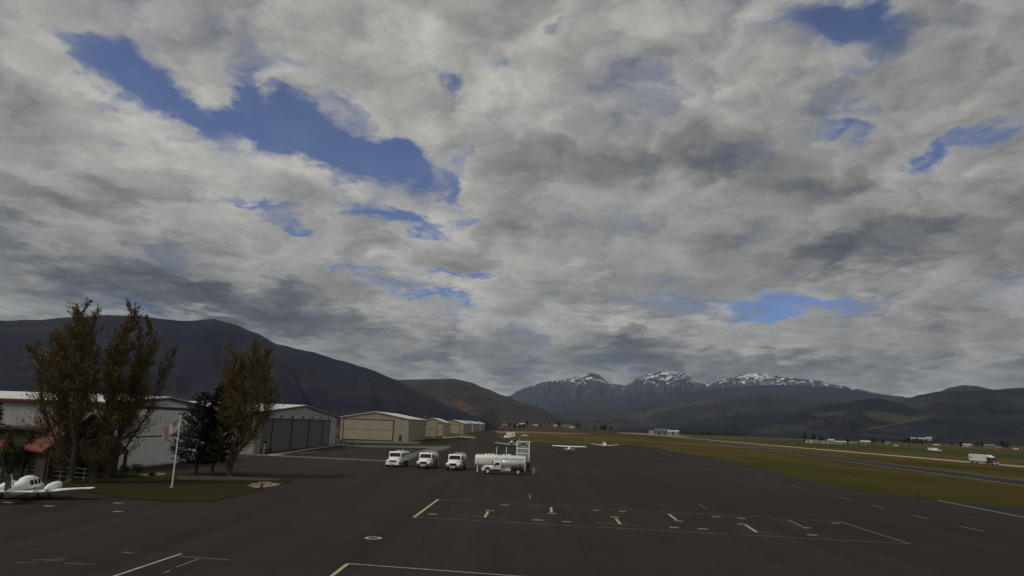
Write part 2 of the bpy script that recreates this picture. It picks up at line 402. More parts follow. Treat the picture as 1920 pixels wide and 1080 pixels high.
# ------------------------------------------------------------------ terrain
def clip_poly(name, pts, z, mat, kind='structure', parent=None):
    o = MB().sheet([(p[0], p[1], z) for p in pts]).build(name, mat, parent)
    if kind and not parent: o['kind'] = kind
    if o.data.polygons[0].normal.z < 0: o.data.flip_normals()
    return o
BIG = 15000
g = MB()
gx = [-BIG, -4000, -1200, -300, 0, 300, 1200, 4000, BIG]
n = len(gx); g.add([(x, y, 0) for y in gx for x in gx], [(j * n + i, j * n + i + 1, (j + 1) * n + i + 1, (j + 1) * n + i) for j in range(n - 1) for i in range(n - 1)])
prop(g.build('ground', 'field'), kind='structure')

def interp(pts, x):
    if x <= pts[0][0]: return pts[0][1]
    for (x0, y0), (x1, y1) in zip(pts, pts[1:]):
        if x <= x1:
            t = (x - x0) / (x1 - x0); t = t * t * (3 - 2 * t) * .45 + t * .55
            return y0 + (y1 - y0) * t
    return pts[-1][1]
def hill(name, sky, dist, base, back, mat, na=260, nr=56, gully=0.16, gfreq=9.0, seed=0, rough=0.004, power=1.35, ext=None, jag=0.0, crag=0.0):
    """A range whose crest stands at its own distance; front spurs run down to the valley floor."""
    pts = []
    for (px, py) in sky:
        a, e = azel(px, py); pts.append((a, max(2.0, dist * math.tan(e) + EYE)))
    if ext: pts = [(R(a), h) for a, h in ext if R(a) < pts[0][0]] + pts + [(R(a), h) for a, h in ext if R(a) > pts[-1][0]]
    a0, a1 = pts[0][0], pts[-1][0]
    vs, fs = [], []
    top = max(h for _, h in pts)
    for i in range(na + 1):
        a = a0 + (a1 - a0) * i / na
        H = interp(pts, a)
        H += noise.fractal(Vector((a * 60 + seed, seed * 1.7, 0)), 1.0, 2.1, 5) * rough * top + jag * top * noise.fractal(Vector((a * 130 + seed, 3.1, 0)), .9, 2.2, 4)
        for j in range(nr + 1):
            t = 2.0 * j / nr
            if t <= 1: r = base + (dist - base) * t; prof = t ** power
            else: r = dist + (back - dist) * (t - 1); prof = (2 - t) ** 1.2
            x, y = r * math.sin(a), r * math.cos(a)
            k = math.sin(math.pi * min(1, t)) if t < 1 else 0
            q = Vector((a * gfreq + .35 * noise.noise(Vector((a * 14, t * 3, seed))), t * 1.1, seed))
            rg = 1 - abs(noise.noise(q * 1.0)) * 2
            rg2 = 1 - abs(noise.noise(q * 2.7 + Vector((5, 2, 1)))) * 2
            h = H * prof + H * gully * k * (rg * .7 + rg2 * .38 - .55)
            if crag: h += H * crag * (k if t < 1 else 0) * (1 - 2 * abs(noise.fractal(Vector((a * 75, t * 2.2, seed)), .8, 2.1, 5)))
            h += H * 0.012 * k * noise.fractal(Vector((x, y, 0)) / (dist * .02), .9, 2.0, 4)
            edge = min(1.0, (i / na) * 30, (1 - i / na) * 30)
            h = h * edge
            if j in (0, nr) or i in (0, na): h = -2.0
            vs.append((x, y, max(h, -2.0)))
    m = nr + 1
    for i in range(na):
        for j in range(nr): fs.append((i * m + j, (i + 1) * m + j, (i + 1) * m + j + 1, i * m + j + 1))
    o = MB().add(vs, fs).build(name, mat, smooth=True, auto=180)
    if o.data.polygons[na * nr // 3].normal.z < 0: o.data.flip_normals()
    return prop(o, kind='structure')

scrub = ((.0070, .0085, .021), (.014, .0140, .027), (.036, .033, .033))
red_c = G(885, 800); 
def at_dist(px, py, r):
    d = ray(px, py); k = r / math.hypot(d.x, d.y); return (d.x * k, d.y * k, EYE + d.z * k)
rp = at_dist(885, 773, 3600); lit_patch = at_dist(1625, 782, 3500)
M['hill_a'] = hillmat('scrub_oak_slope', scrub, .0032)
M['hill_b'] = hillmat('brown_scrub_slope', ((.018, .017, .018), (.034, .030, .025), (.070, .058, .042)), .003, patch=[(at_dist(871, 762, 3600), (38, 900, 22), (.095, .052, .042)), (at_dist(885, 771, 3600), (42, 900, 22), (.105, .055, .043)), (at_dist(899, 780, 3600), (36, 900, 16), (.09, .05, .04))])
M['hill_c'] = hillmat('mixed_grass_slope', ((.013, .016, .018), (.026, .026, .025), (.095, .080, .056)), .0022)
M['rise'] = hillmat('dry_rise', ((.030, .028, .016), (.060, .046, .028), (.10, .066, .045)), .006)
M['hill_d'] = hillmat('dark_scrub_slope', ((.008, .011, .019), (.015, .017, .023), (.055, .051, .038)), .0028, patch=[(lit_patch, (230, 500, 30), (.052, .050, .034))])  # olive patch is sunlight on the slope, put into its colour
M['mount'] = hillmat('blue_forest_slope', ((.014, .018, .024), (.022, .026, .032), (.04, .042, .042)), .0012)
M['peak'] = hillmat('snow_streaked_rock', ((.022, .026, .033), (.034, .038, .044), (.055, .058, .062)), .0012, snow=(430, 1050))

hill('hill', [(-60, 608), (0, 601), (60, 600), (130, 595), (200, 591), (262, 592), (300, 598), (345, 602), (400, 598), (430, 605), (480, 624), (520, 645), (580, 659), (640, 676), (690, 691), (740, 711), (790, 737), (850, 762), (920, 785), (980, 800)],
     3300, 900, 5200, 'hill_a', ext=[(-75, 300), (-60, 430), (-48, 520)], seed=3, gully=.15, na=360)
hill('hill', [(560, 760), (640, 738), (700, 724), (740, 712), (790, 711), (850, 710), (880, 716), (910, 728), (945, 742), (985, 757), (1020, 768), (1060, 783), (1090, 795), (1115, 803)],
     4300, 2300, 6200, 'hill_b', seed=11, gully=.24)
hill('mountain', [(800, 790), (880, 765), (930, 751), (950, 743), (985, 727), (1020, 716), (1060, 711), (1085, 705), (1110, 699), (1125, 705), (1140, 716), (1165, 722), (1180, 720), (1200, 707), (1230, 698), (1260, 696), (1285, 700), (1300, 714), (1330, 720), (1370, 708), (1400, 702), (1430, 699), (1450, 705), (1465, 707), (1490, 709), (1530, 713), (1570, 722), (1610, 730), (1650, 739), (1700, 745), (1800, 760), (1900, 790)],
     12500, 9300, 14400, 'peak', seed=21, gully=.16, gfreq=30, na=560, nr=90, jag=.022, power=1.5, crag=.09)
hill('mountain', [(940, 788), (1000, 770), (1060, 754), (1110, 748), (1140, 744), (1180, 741), (1230, 738), (1300, 733), (1370, 726), (1440, 722), (1500, 722), (1580, 728), (1640, 738), (1690, 743), (1740, 760), (1850, 800)],
     9000, 6600, 10400, 'mount', seed=31, gully=.18, gfreq=18)
hill('hill', [(990, 800), (1040, 782), (1080, 770), (1110, 768), (1150, 772), (1200, 766), (1260, 760), (1330, 750), (1400, 743), (1440, 738), (1480, 742), (1520, 750), (1580, 752), (1640, 760), (1740, 780), (1840, 812)],
     6300, 3600, 7800, 'hill_c', seed=43, gully=.32, gfreq=15)
hill('hill', [(1120, 806), (1200, 800), (1280, 792), (1340, 784), (1400, 776), (1470, 768), (1530, 761), (1580, 755), (1620, 749), (1645, 747), (1680, 753), (1710, 763), (1750, 771), (1810, 783), (1880, 797), (1960, 812)],
     4000, 2000, 5200, 'hill_d', seed=57, gully=.30, gfreq=13)
hill('hill', [(1600, 775), (1660, 760), (1690, 752), (1725, 740), (1760, 734), (1810, 733), (1850, 731), (1920, 727), (1990, 722)],
     4700, 2300, 6500, 'hill_d', ext=[(48, 560), (60, 600), (72, 420)], seed=66, gully=.28, gfreq=13)
hill('mountain', [(1700, 760), (1750, 738), (1785, 726), (1806, 722), (1830, 724), (1860, 730), (1920, 734), (1990, 740)],
     8200, 6000, 9600, 'mount', seed=71, gully=.12)

# the air between: pale, even haze
hz = MB().box(-16500, 16500, -16500, 16500, -3.5, 1400).build('haze', 'white')
hm = bpy.data.materials.new('valley_haze'); hm.use_nodes = True; hn = hm.node_tree; hn.nodes.clear()
ho = hn.nodes.new('ShaderNodeOutputMaterial'); hv = hn.nodes.new('ShaderNodeVolumePrincipled')
hv.inputs['Color'].default_value = (.60, .75, 1.0, 1); hv.inputs['Density'].default_value = 2.6e-5; hv.inputs['Anisotropy'].default_value = 0.25
hn.links.new(hv.outputs[0], ho.inputs['Volume']); hz.data.materials[0] = hm
prop(hz, 'thin pale haze filling the air over the valley', 'haze', kind='stuff')

# ------------------------------------------------------------------ pavement
def P2(lst): return [G(*p) for p in lst]
edge = P2([(1792, 944), (1744, 936), (1695, 930), (1612, 920), (1537, 905), (1500, 896), (1427, 879), (1360, 865), (1277, 849), (1229, 839.5), (1180, 834.5), (1130, 834.5), (1098, 833.5), (1033, 831), (1005, 828.5), (960, 825.5), (938, 821), (930, 814), (926.5, 808), (924.5, 804)])
apron_pts = [(-170, -40), (150, -40), (150, 60), G(1990, 957), G(1920, 950)] + edge + [G(918, 804.5), G(905, 811), G(892, 816), (-36, 420), (-36, 345), (-39, 283), (-75, 283), (-75, 90), (-170, 80)]
apron = clip_poly('apron', apron_pts, 0.004, 'asphalt')

def line_pts(a, b, w, off=0.0):
    a, b = Vector(a[:2]), Vector(b[:2]); d = (b - a).normalized(); n = Vector((-d.y, d.x))
    return [a + n * (off - w / 2), b + n * (off - w / 2), b + n * (off + w / 2), a + n * (off + w / 2)]
def stripe(p, q, w, mat='line', z=0.009, name='painted_line'):
    clip_poly(name, line_pts(G(*p), G(*q), w), z, mat, parent=apron)
random.seed(5)
# tie-down boxes
stripe((822, 936), (776, 970), .26, 'line_yellow'); stripe((776, 970), (1707, 1020), .12, 'line_faint', .013)
stripe((822, 936), (1574, 978), .11, 'line_faint', .013); stripe((1574, 978), (1707, 1020), .16, 'line_faint')
stripe((605, 1093), (652, 1057), .22, 'line_yellow'); stripe((652, 1057), (1010, 1083.3), .13, 'line', .013)
stripe((160, 1098.5), (341, 1038), .17, 'line')
stripe((335, 1043), (430, 1050), .09, 'line_blue'); stripe((373, 1047.5), (330, 1064), .10, 'line_blue', .013); stripe((318, 1070), (306, 1074.5), .14, 'line_blue')
stripe((228, 1036), (255, 1037), .12, 'line_faint'); stripe((236, 1035), (246, 1039), .10, 'line_faint', .013)
for a, b, m in (((866, 967), (953, 972.3), 'line_faint'), ((995, 950), (1070, 954), 'line_red'), ((1117, 980), (1206, 985.5), 'line_faint'), ((1217, 962), (1294, 966.3), 'line_red'), ((1376, 995), (1467, 1000.5), 'line_red'), ((1445, 974.5), (1513, 978), 'line_red')):
    stripe(a, b, .10, m)
for a, b, m in (((915, 959.5), (909, 970), 'line_yellow'), ((1033, 951.5), (1034, 961), 'line'), ((1155, 973), (1163, 983), 'line_yellow'), ((1254, 964), (1268, 975), 'line'), ((1398, 984.5), (1419, 998), 'line'), ((1479, 976), (1504, 987), 'line_faint')):
    stripe(a, b, .24, m, .013)
for x, y in ((811, 964.3), (947, 947.3), (918, 957.8), (1008, 975.3), (1062, 978.3), (1035, 963.3), (1119, 957), (1167, 959.3), (1153, 969.8), (1264, 989.3), (1318, 992.2), (1273, 977), (1343, 969), (1390, 972), (1391, 983), (1523, 1003.5), (1513, 990), (1567, 981), (15, 942.5), (92, 949), (221, 943.5), (221, 959.5)):
    c = G(x, y); w = .36 + .07 * random.random()
    clip_poly('tie_down_pad', [(c.x - w, c.y - .26), (c.x + w, c.y - .26), (c.x + w, c.y + .26), (c.x - w, c.y + .26)], .017, 'line_pad', parent=apron)
stripe((993, 927.5), (993.5, 935), .16, 'line_faint'); stripe((1310, 945.5), (1325, 953), .13, 'line_faint')
stripe((1759, 938.5), (1925, 971), .24, 'line')
for a, b in (((1372, 885.5), (1380, 887)), ((1394, 888.5), (1402, 890)), ((1420, 894), (1430, 896.5)), ((1450, 901), (1462, 904)), ((1485, 910), (1498, 913)), ((1574, 932.5), (1592, 936.5)), ((1634, 947), (1658, 953)), ((1710, 966), (1740, 973)), ((1802, 987), (1844, 996)), ((1208, 840.5), (1213, 841.5)), ((1228, 845), (1234, 846.5)), ((1247, 849), (1253, 850.3)), ((1277, 858), (1283, 859.3)), ((1301, 864.5), (1307, 866)), ((1317, 868.5), (1323, 870))):
    stripe(a, b, .22, 'line_faint')
# ring round a drain cover
c = G(700, 1009); ring = MB(); N = 28
ring.rings([[Vector((c.x + r * math.cos(2 * math.pi * k / N), c.y + r * math.sin(2 * math.pi * k / N), .013)) for k in range(N)] for r in (.36, .60)], cap=False)
ring.build('painted_ring', 'line', apron)
# pale gutter and patched concrete by the grey hangar
def strip(pts, z, mat, name='gutter'): clip_poly(name, P2(pts), z, mat, parent=apron)
strip([(380, 846), (515, 853), (725, 863.5), (725, 865.5), (515, 855.5), (380, 849)], .009, 'shoulder')
strip([(640, 833.5), (700, 836), (845, 837), (845, 839.5), (755, 864.5), (722, 867.5), (722, 863), (805, 840.3), (690, 838.3), (640, 836)], .017, 'shoulder')
strip([(555, 849.3), (597, 846.3), (600, 847.3), (560, 850.6)], .013, 'shoulder', 'concrete_pad')
strip([(500, 852.5), (642, 832.2), (650, 832.8), (512, 855)], .021, 'concrete', 'concrete_pad')
strip([(647, 826.2), (790, 828.2), (835, 823.5), (838, 825.5), (790, 832), (647, 829)], .025, 'shoulder', 'concrete_pad')
strip([(829, 819.8), (863, 817), (893, 819.9), (889, 821.6), (862, 819.3), (830, 821.6)], .025, 'concrete', 'concrete_pad')
clip_poly('verge', P2([(782, 831), (812, 823), (845, 822.8), (862, 820), (888, 822.3), (868, 826), (835, 832), (800, 834)]), .03, 'lawn')
for a, b, w in (((30, 1056), (75, 1054), .25), ((85, 1051), (118, 1050), .5), ((60, 1050), (90, 1049), .25), ((120, 1056), (178, 1059), .22), ((100, 1046), (130, 1047), .2)): stripe(a, b, w, 'line_worn', .010)

# runway, highway, tracks on the far side of the grass
def band(name, l0, l1, r0, r1, z, mat, ext0=80, ext1=1500):
    a, b, c_, d = G(*l0), G(*l1), G(*r0), G(*r1)
    u = (b - a).normalized(); v = (d - c_).normalized()
    return clip_poly(name, [a - u * ext0, c_ - v * ext0, d + v * ext1, b + u * ext1], z, mat)
def lineband(name, near, far, w, z, mat, ext0=80, ext1=1500):
    a, b = G(*near), G(*far); u = (b - a).normalized()
    return clip_poly(name, line_pts(a - u * ext0, b + u * ext1, w), z, mat)
mid_a, mid_b = G(1920, 905.5), G(1560, 858.7)
u = (mid_b - mid_a).normalized()
runway = clip_poly('runway', line_pts(mid_a - u * 120, mid_b + u * 420, 10), .004, 'asphalt_run')
n_ = Vector((-u.y, u.x, 0))
for off, wid, mt, nm in ((-5.9, 1.6, 'shoulder', 'runway_shoulder'), (5.7, .9, 'line_faint', 'runway_shoulder')):
    clip_poly(nm, line_pts(mid_a - u * 120, mid_b + u * 420, wid, off), .012, mt, parent=runway)
k = 0
while k < 26:                              # worn centre line
    a = mid_a + u * (-60 + k * 24); clip_poly('runway_stripe', line_pts(a, a + u * 13, .35), .009, 'line_worn', parent=runway); k += 1
ha, hb = G(1920, 875), G(1275, 820.3); hu = (hb - ha).normalized()
clip_poly('highway', line_pts(ha - hu * 150, hb + hu * 1200, 9.5), .008, 'road')
lineband('dirt_track', (1300, 833), (1190, 826), 9, .006, 'dirt', 60, 160)
clip_poly('dirt_field', P2([(918, 804.2), (940, 803.6), (1010, 804.8), (1075, 808.5), (1130, 813), (1060, 814.5), (1000, 811), (960, 813), (935, 812)]), .006, 'dirt')
clip_poly('dirt_field', P2([(1190, 811.2), (1250, 814), (1300, 818.5), (1270, 819.5), (1210, 815), (1160, 812.5)]), .006, 'dirt')
prop(clip_poly('green_field', P2([(1300, 816.5), (1500, 826), (1700, 838.5), (1990, 858), (1990, 868), (1700, 845), (1500, 832), (1330, 820.5)]), .005, field('green_pasture', ((.028, .042, .016), (.036, .050, .018)), (.060, .062, .026), (.075, .065, .035))), kind='structure')
# lawn island
lawn = clip_poly('lawn', P2([(-60, 898), (60, 908), (150, 920), (230, 935), (330, 941), (395, 940), (440, 932), (490, 918), (530, 908), (552, 903), (540, 899), (480, 893), (430, 890), (330, 888), (300, 884), (215, 882), (90, 876), (-60, 872)]), .05, 'lawn')
clip_poly('mulch_bed', P2([(330, 893), (430, 894), (500, 897), (535, 901), (470, 901.5), (400, 902), (335, 900)]), .056, paint('brown_mulch', (.045, .030, .022), .95, vary=.4, scale=2), parent=lawn)
clip_poly('gravel_bed', P2([(464, 911), (480, 906.5), (505, 905.5), (528, 908), (515, 912), (495, 915), (478, 915.5)]), .058, paint('pale_gravel', (.22, .165, .12), .95, vary=.5, scale=5), parent=lawn)
clip_poly('gravel_bed', P2([(262, 890), (300, 887), (312, 889), (300, 893), (272, 894)]), .060, paint('brown_gravel', (.14, .105, .075), .95, vary=.5, scale=5), parent=lawn)

# ------------------------------------------------------------------ hangars
def gable_x(name, label, xf, y0, y1, depth, eave, apex, wall, wallside, roof, trim, group=None):
    """Hangar whose gable front looks along +X; ridge runs away along -X."""
    t = empty(name, (xf, (y0 + y1) / 2, 0), 0, label, 'hangar', group)
    h = (y1 - y0) / 2
    MB().prism([(-h, 0), (h, 0), (h, eave), (0, apex), (-h, eave)], -.18, 0, 'x').build('front_wall', wall, t)
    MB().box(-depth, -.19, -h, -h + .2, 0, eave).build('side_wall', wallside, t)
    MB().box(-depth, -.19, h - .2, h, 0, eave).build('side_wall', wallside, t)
    MB().prism([(-h, 0), (h, 0), (h, eave), (0, apex), (-h, eave)], -depth - .2, -depth, 'x').build('rear_wall', wall, t)
    sl = (apex - eave) / h; o = .35
    for s in (-1, 1):
        p = [(s * (h + o), eave - o * sl + .02), (0, apex + .02), (0, apex + .24), (s * (h + o), eave - o * sl + .24)]
        r = MB().prism(p if s > 0 else p[::-1], -depth - .4, .35, 'x').build('roof', roof, t)
        f = [(s * (h + o + .02), eave - o * sl - .22), (0, apex - .20), (0, apex + .10), (s * (h + o + .02), eave - o * sl + .1)]
        MB().prism(f if s > 0 else f[::-1], .36, .44, 'x').build('fascia', trim, r)
        MB().box(-depth - .4, .34, s * (h + o + .01) - .06, s * (h + o + .01) + .06, eave - o * sl - .25, eave - o * sl + .15).build('gutter', trim, r)
    for s in (-1, 1): MB().box(.003, .10, s * h - .16, s * h + .16, 0, eave - .05).build('corner_trim', trim if name == 'white_hangar' else wall, t)
    return t
# white hangar with red trim and a bifold door
wh = gable_x('white_hangar', 'white steel hangar with dark red trim beside the brown lodge', -54.5, 96.5, 130, 60, 9.1, 10.4, 'hangar_white', 'hangar_white_x', 'roof_white', 'maroon')
def frame(t, x, y0, y1, z0, z1, w, mat):
    for a in (y0, y1): MB().box(x, x + .14, a - w, a + w, z0, z1).build('door_frame', mat, t)
    MB().box(x + .003, x + .137, y0 - w, y1 + w, z1 + .002, z1 + 2 * w).build('door_frame', mat, t)
d1 = MB().box(.02, .16, -15.6, 15.6, .25, 4.35).build('door_panel', 'hangar_white', wh); d2 = MB().box(.02, .16, -15.6, 15.6, 4.55, 8.5).build('door_panel', 'hangar_white', wh)
MB().box(.022, .10, -15.6, 15.6, 4.352, 4.548).build('door_hinge', 'black', wh)
frame(wh, .05, -15.75, 15.75, .05, 8.55, .22, 'black')
for yy in (-13, -8, -3): MB().box(-8 - 3 * yy / 5, -7.2 - 3 * yy / 5, -16.77, -16.752, 0.05, 2.1).build('side_door', 'grey', wh) if yy == -13 else None
for k in range(4):
    v = MB(); v.tube([(-14 - 11 * k, -6, 9.7), (-14 - 11 * k, -6, 10.9)], .25, 8); v.tube([(-14 - 11 * k, -6, 10.85), (-14 - 11 * k, -6, 11.05)], .5, 8); v.build('roof_vent', 'black', wh)

# grey hangar with sliding slate doors
gh = gable_x('grey_hangar', 'light grey steel hangar with dark slate sliding doors', -55.5, 156, 230, 62, 8.8, 11.3, 'hangar_grey', 'hangar_grey_x', 'roof_white', 'trim_brown')
yc = 193
n_pan = 8; y0, y1 = 159.5 - yc, 221 - yc; wpan = (y1 - y0) / n_pan
for k in range(n_pan):
    off = -.05 + (.16 if k % 2 else .02)
    MB().box(off, off + .12, y0 + k * wpan - .1, y0 + (k + 1) * wpan + .1, .12, 7.7).build('door_panel', 'door_grey', gh)
    MB().box(off + .12, off + .17, y0 + k * wpan - .1, y0 + k * wpan + .16, .13, 7.69).build('door_stile', 'dark', gh)
MB().box(.02, .52, y0 - 1, y1 + 5, 7.75, 8.15).build('door_header', 'hangar_grey', gh)
for k in range(7):
    yy = y0 + 3 + k * (y1 - y0 + 2) / 7
    MB().box(.53, .85, yy - .3, yy + .3, 8.0, 8.5).build('flood_lamp', 'dark', gh)
for a in (y0 - .6, y1 + .6): MB().box(.02, .34, a - .42, a + .42, 0, 7.74).build('door_jamb', 'hangar_grey', gh)

def gable_y(name, label, x0, x1, yf, depth, eave, apex, door, group=None, man=None, tan=True):
    """Hangar whose gable front looks towards -Y."""
    t = empty(name, ((x0 + x1) / 2, yf, 0), 0, label, 'hangar', group)
    h = (x1 - x0) / 2
    prof = [(-h, 0), (h, 0), (h, eave), (0, apex), (-h, eave)]
    MB().prism(prof, 0, .18, 'y').build('front_wall', 'hangar_tan', t)
    MB().prism(prof, depth, depth + .2, 'y').build('rear_wall', 'hangar_tan', t)
    for s in (-1, 1): MB().box(s * h - (.2 if s > 0 else 0), s * h + (0 if s > 0 else .2), .19, depth - .01, 0, eave).build('side_wall', 'hangar_tan_y', t)
    sl = (apex - eave) / h; o = .3
    for s in (-1, 1):
        p = [(s * (h + o), eave - o * sl + .02), (0, apex + .02), (0, apex + .26), (s * (h + o), eave - o * sl + .26)]
        r = MB().prism(p, -.3, depth + .4, 'y').build('roof', 'roof_white_y', t)
        MB().prism([(s * (h + o + .02), eave - o * sl - .1), (0, apex - .1), (0, apex + .08), (s * (h + o + .02), eave - o * sl + .08)], -.38, -.31, 'y').build('fascia', 'hangar_tan', r)
        MB().box(s * h - .1, s * h + .1, -.06, -.003, 0, eave - .1).build('corner_trim', 'trim_brown', t)
    a, b, zt = door
    a -= (x0 + x1) / 2; b -= (x0 + x1) / 2; zm = zt * .52
    MB().box(a, b, -.14, -.02, .35, zm).build('door_panel', 'door_tan', t); MB().box(a, b, -.14, -.02, zm + .14, zt).build('door_panel', 'door_tan', t)
    MB().box(a, b, -.08, -.022, zm + .002, zm + .138).build('door_hinge', 'trim_brown', t)
    for q in (a, b): MB().box(q - .13, q + .13, -.20, -.003, .1, zt).build('door_frame', 'trim_brown', t)
    MB().box(a - .13, b + .13, -.20, -.003, zt + .002, zt + .3).build('door_frame', 'trim_brown', t)
    MB().box(a, b, -.12, -.004, .02, .34).build('door_sweep', 'trim_brown', t)
    if man:
        q = man - (x0 + x1) / 2
        dd = MB().box(q - .55, q + .55, -.06, -.003, .05, 2.5).build('entry_door', 'trim_brown', t); MB().box(q + .34, q + .44, -.12, -.061, 1.15, 1.25).build('handle', 'galv', dd)
    MB().box(-h - .02, h + .02, -.05, -.004, 0.0, .55).build('base_band', paint('tan_base_band', (.25, .21, .165), .8), t) if not door else None
    return t
def XatY(px, Y): return (px - 960) / F * Y
H3 = gable_y('tan_hangar', 'tan steel hangar with wide two leaf door beside grey hangar', -68.5, -40, 290, 60, 9.0, 11.5, (-67, -46.6, 8.2), man=-43.5)
H4 = gable_y('tan_hangar', 'tan hangar with small bright door behind the concrete forecourt', -52, -37.2, 424, 40, 8.2, 10.6, (-42.0, -38.4, 7.6), 'tan hangars along the taxilane')
H5 = gable_y('tan_hangar', 'pale tan hangar with a white door jamb, third along the taxilane', -50, -33.8, 553, 120, 8.2, 10.6, (-44.5, -37.0, 6.8), 'tan hangars along the taxilane')
H6 = gable_y('tan_hangar', 'long tan hangar second from the end of the taxilane', -49, -32.6, 690, 150, 8.4, 11.0, (-47, -36, 7), 'tan hangars along the taxilane')
H7 = gable_y('tan_hangar', 'last tan hangar at the far end of the taxilane', -45, -31.2, 850, 150, 8.4, 11.0, (-44, -34, 7), 'tan hangars along the taxilane')

def pole_light(px, py, h, label, arm=True):
    c = G(px, py); t = empty('light_pole', c, 0, label, 'light pole')
    MB().tube([(0, 0, 0), (0, 0, h)], [.11, .07], 8).build('pole', 'wood_dark', t)
    MB().box(-.05, .9, -.05, .05, h - .25, h - .12).build('arm', 'wood_dark', t)
    MB().box(.7, 1.5, -.3, .3, h - .3, h + .25).build('lamp_head', 'dark', t); MB().box(-.5, .12, -.3, .3, h - .6, h - .3).build('lamp_head', 'dark', t)
pole_light(804.5, 822, 5.0, 'dark pole with twin lamp heads at the corner of the tan hangar')
pole_light(819, 821.5, 3.4, 'short dark pole between the first two tan hangars')

def bollard(c, h, r, mat, label, group=None, cap=None, cat='bollard'):
    t = empty('bollard', c, 0, label, cat, group)
    MB().tube([(0, 0, 0), (0, 0, h), (0, 0, h + r * .6)], [r, r, r * .3], 10).build('post', mat, t, True)
    if cap: MB().tube([(0, 0, h * .7), (0, 0, h * .82)], r * 1.04, 10).build('band', cap, t)
for k in range(5):
    bollard(Vector((-54.0 + .25 * k, 157.2 + .9 * k, 0)), 1.1, .12, 'maroon', 'dark red bollard in the group at the grey hangar jamb beside the budding tree', 'bollards at the jamb beside the budding tree')
    bollard(Vector((-53.6 + .55 * k, 231 + 1.6 * k, 0)), 1.0, .14, 'maroon', 'dark red bollard in the group between the grey and tan hangars', 'bollards between the grey and tan hangars')
for (yy, lb) in ((157.8, 'white post with a dark box by the grey hangar jamb beside the budding tree'), (225.5, 'white post with a dark box between the grey and tan hangars')):
    t = empty('marker_post', (-53.6, yy, 0), 0, lb, 'post')
    MB().tube([(0, 0, 0), (0, 0, 2.5)], .10, 8).build('post', 'offwhite', t); MB().box(-.25, .55, -.25, .25, 2.3, 2.75).build('box', 'dark', t)

# ------------------------------------------------------------------ lodge
def lodge():
    t = empty('log_lodge', (-58.6, 88.5, 0), 0, 'brown log lodge with red metal roofs behind the budding trees', 'building')
    def wing(cx, cy, ang, L, W, eave, apex, mat='log', name='wall'):
        rot = Matrix.Translation((cx, cy, 0)) @ Matrix.Rotation(ang, 4, 'Z')
        prof = [(-W, 0), (W, 0), (W, eave), (0, apex), (-W, eave)]
        w = MB().prism(prof, -L, L, 'x').build(name, mat, t); w.matrix_local = rot
        sl = (apex - eave) / W; o = .7
        for s in (-1, 1):
            p = [(s * (W + o), eave - o * sl + .03), (0, apex + .03), (0, apex + .25), (s * (W + o), eave - o * sl + .25)]
            r = MB().prism(p, -L - .6, L + .6, 'x').build('roof', 'redroof', t); r.matrix_local = rot
            f = MB().prism([(s * (W + o + .01), eave - o * sl - .2), (0, apex - .2), (0, apex + .2), (s * (W + o + .01), eave - o * sl + .2)], L + .61, L + .72, 'x').build('fascia', 'wood_dark', r)
        return w, rot
    w, rot = wing(4.4, .2, R(-36), 4.2, 4.1, 3.7, 7.5)
    # gable glazing and timber frame
    for (a, b, z0, z1) in ((-2.6, -1.5, .8, 2.6), (-.6, .6, .1, 2.4), (1.5, 2.6, .8, 2.6), (-.9, .9, 3.6, 5.2)):
        p = MB().box(4.203, 4.26, a, b, z0, z1).build('window' if z0 > .3 else 'door', 'glass', t); p.matrix_local = rot
        q = MB(); q.box(4.203, 4.30, a - .12, a - .002, z0 - .1, z1 + .1); q.box(4.203, 4.30, b + .002, b + .12, z0 - .1, z1 + .1); q.box(4.203, 4.30, a, b, z1 + .002, z1 + .1)
        q.build('frame', 'wood_dark', p)
    for yy in (-4.2, 4.2):
        q = MB().tube([(5.6, yy, 0), (5.6, yy, 3.3)], .22, 8).build('porch_post', 'wood_dark', t); q.matrix_local = rot
    rot2 = Matrix.Translation((-3.6, 1.2, 0)) @ Matrix.Rotation(R(-4), 4, 'Z')
    w2 = MB().box(-6.2, 6.2, -3.4, 3.4, 0, 5.5).build('wall', 'log', t); w2.matrix_local = rot2
    q = MB().box(-6.6, 6.6, -3.9, 3.8, 5.502, 5.8).build('flat_roof', 'wood_dark', t); q.matrix_local = rot2
    for k in range(5):
        a = -5.3 + k * 2.3
        p = MB().box(a, a + 1.2, -3.46, -3.403, 1.1, 2.6).build('window', 'glass', t); p.matrix_local = rot2
        q = MB().box(a - .1, a + 1.3, -3.50, -3.402, 2.605, 2.75); q.box(a - .1, a + 1.3, -3.52, -3.402, .95, 1.095)
        q.build('frame', 'wood_dark', p)
    for k in range(6):
        q = MB().tube([(-5.9 + k * 2.35, -5.0, 0), (-5.9 + k * 2.35, -5.0, 3.2)], .16, 8).build('porch_post', 'wood_dark', t); q.matrix_local = rot2
    q = MB().prism([(-5.6, 3.2), (-3.3, 3.9), (-3.3, 4.06), (-5.6, 3.36)], 1.0, 3.0, 'x').build('porch_roof', 'redroof', t); q.matrix_local = rot2
    q = MB().box(-6.3, 6.3, -3.62, -3.41, 0, .9).build('stone_base', 'stone', t); q.matrix_local = rot2
    for z in range(13):                     # log courses stand proud of the wall
        q = MB().tube([(-6.25, -3.38, 1.0 + z * .34), (6.25, -3.38, 1.0 + z * .34)], .07, 6).build('log_course', 'log', t); q.matrix_local = rot2
lodge()

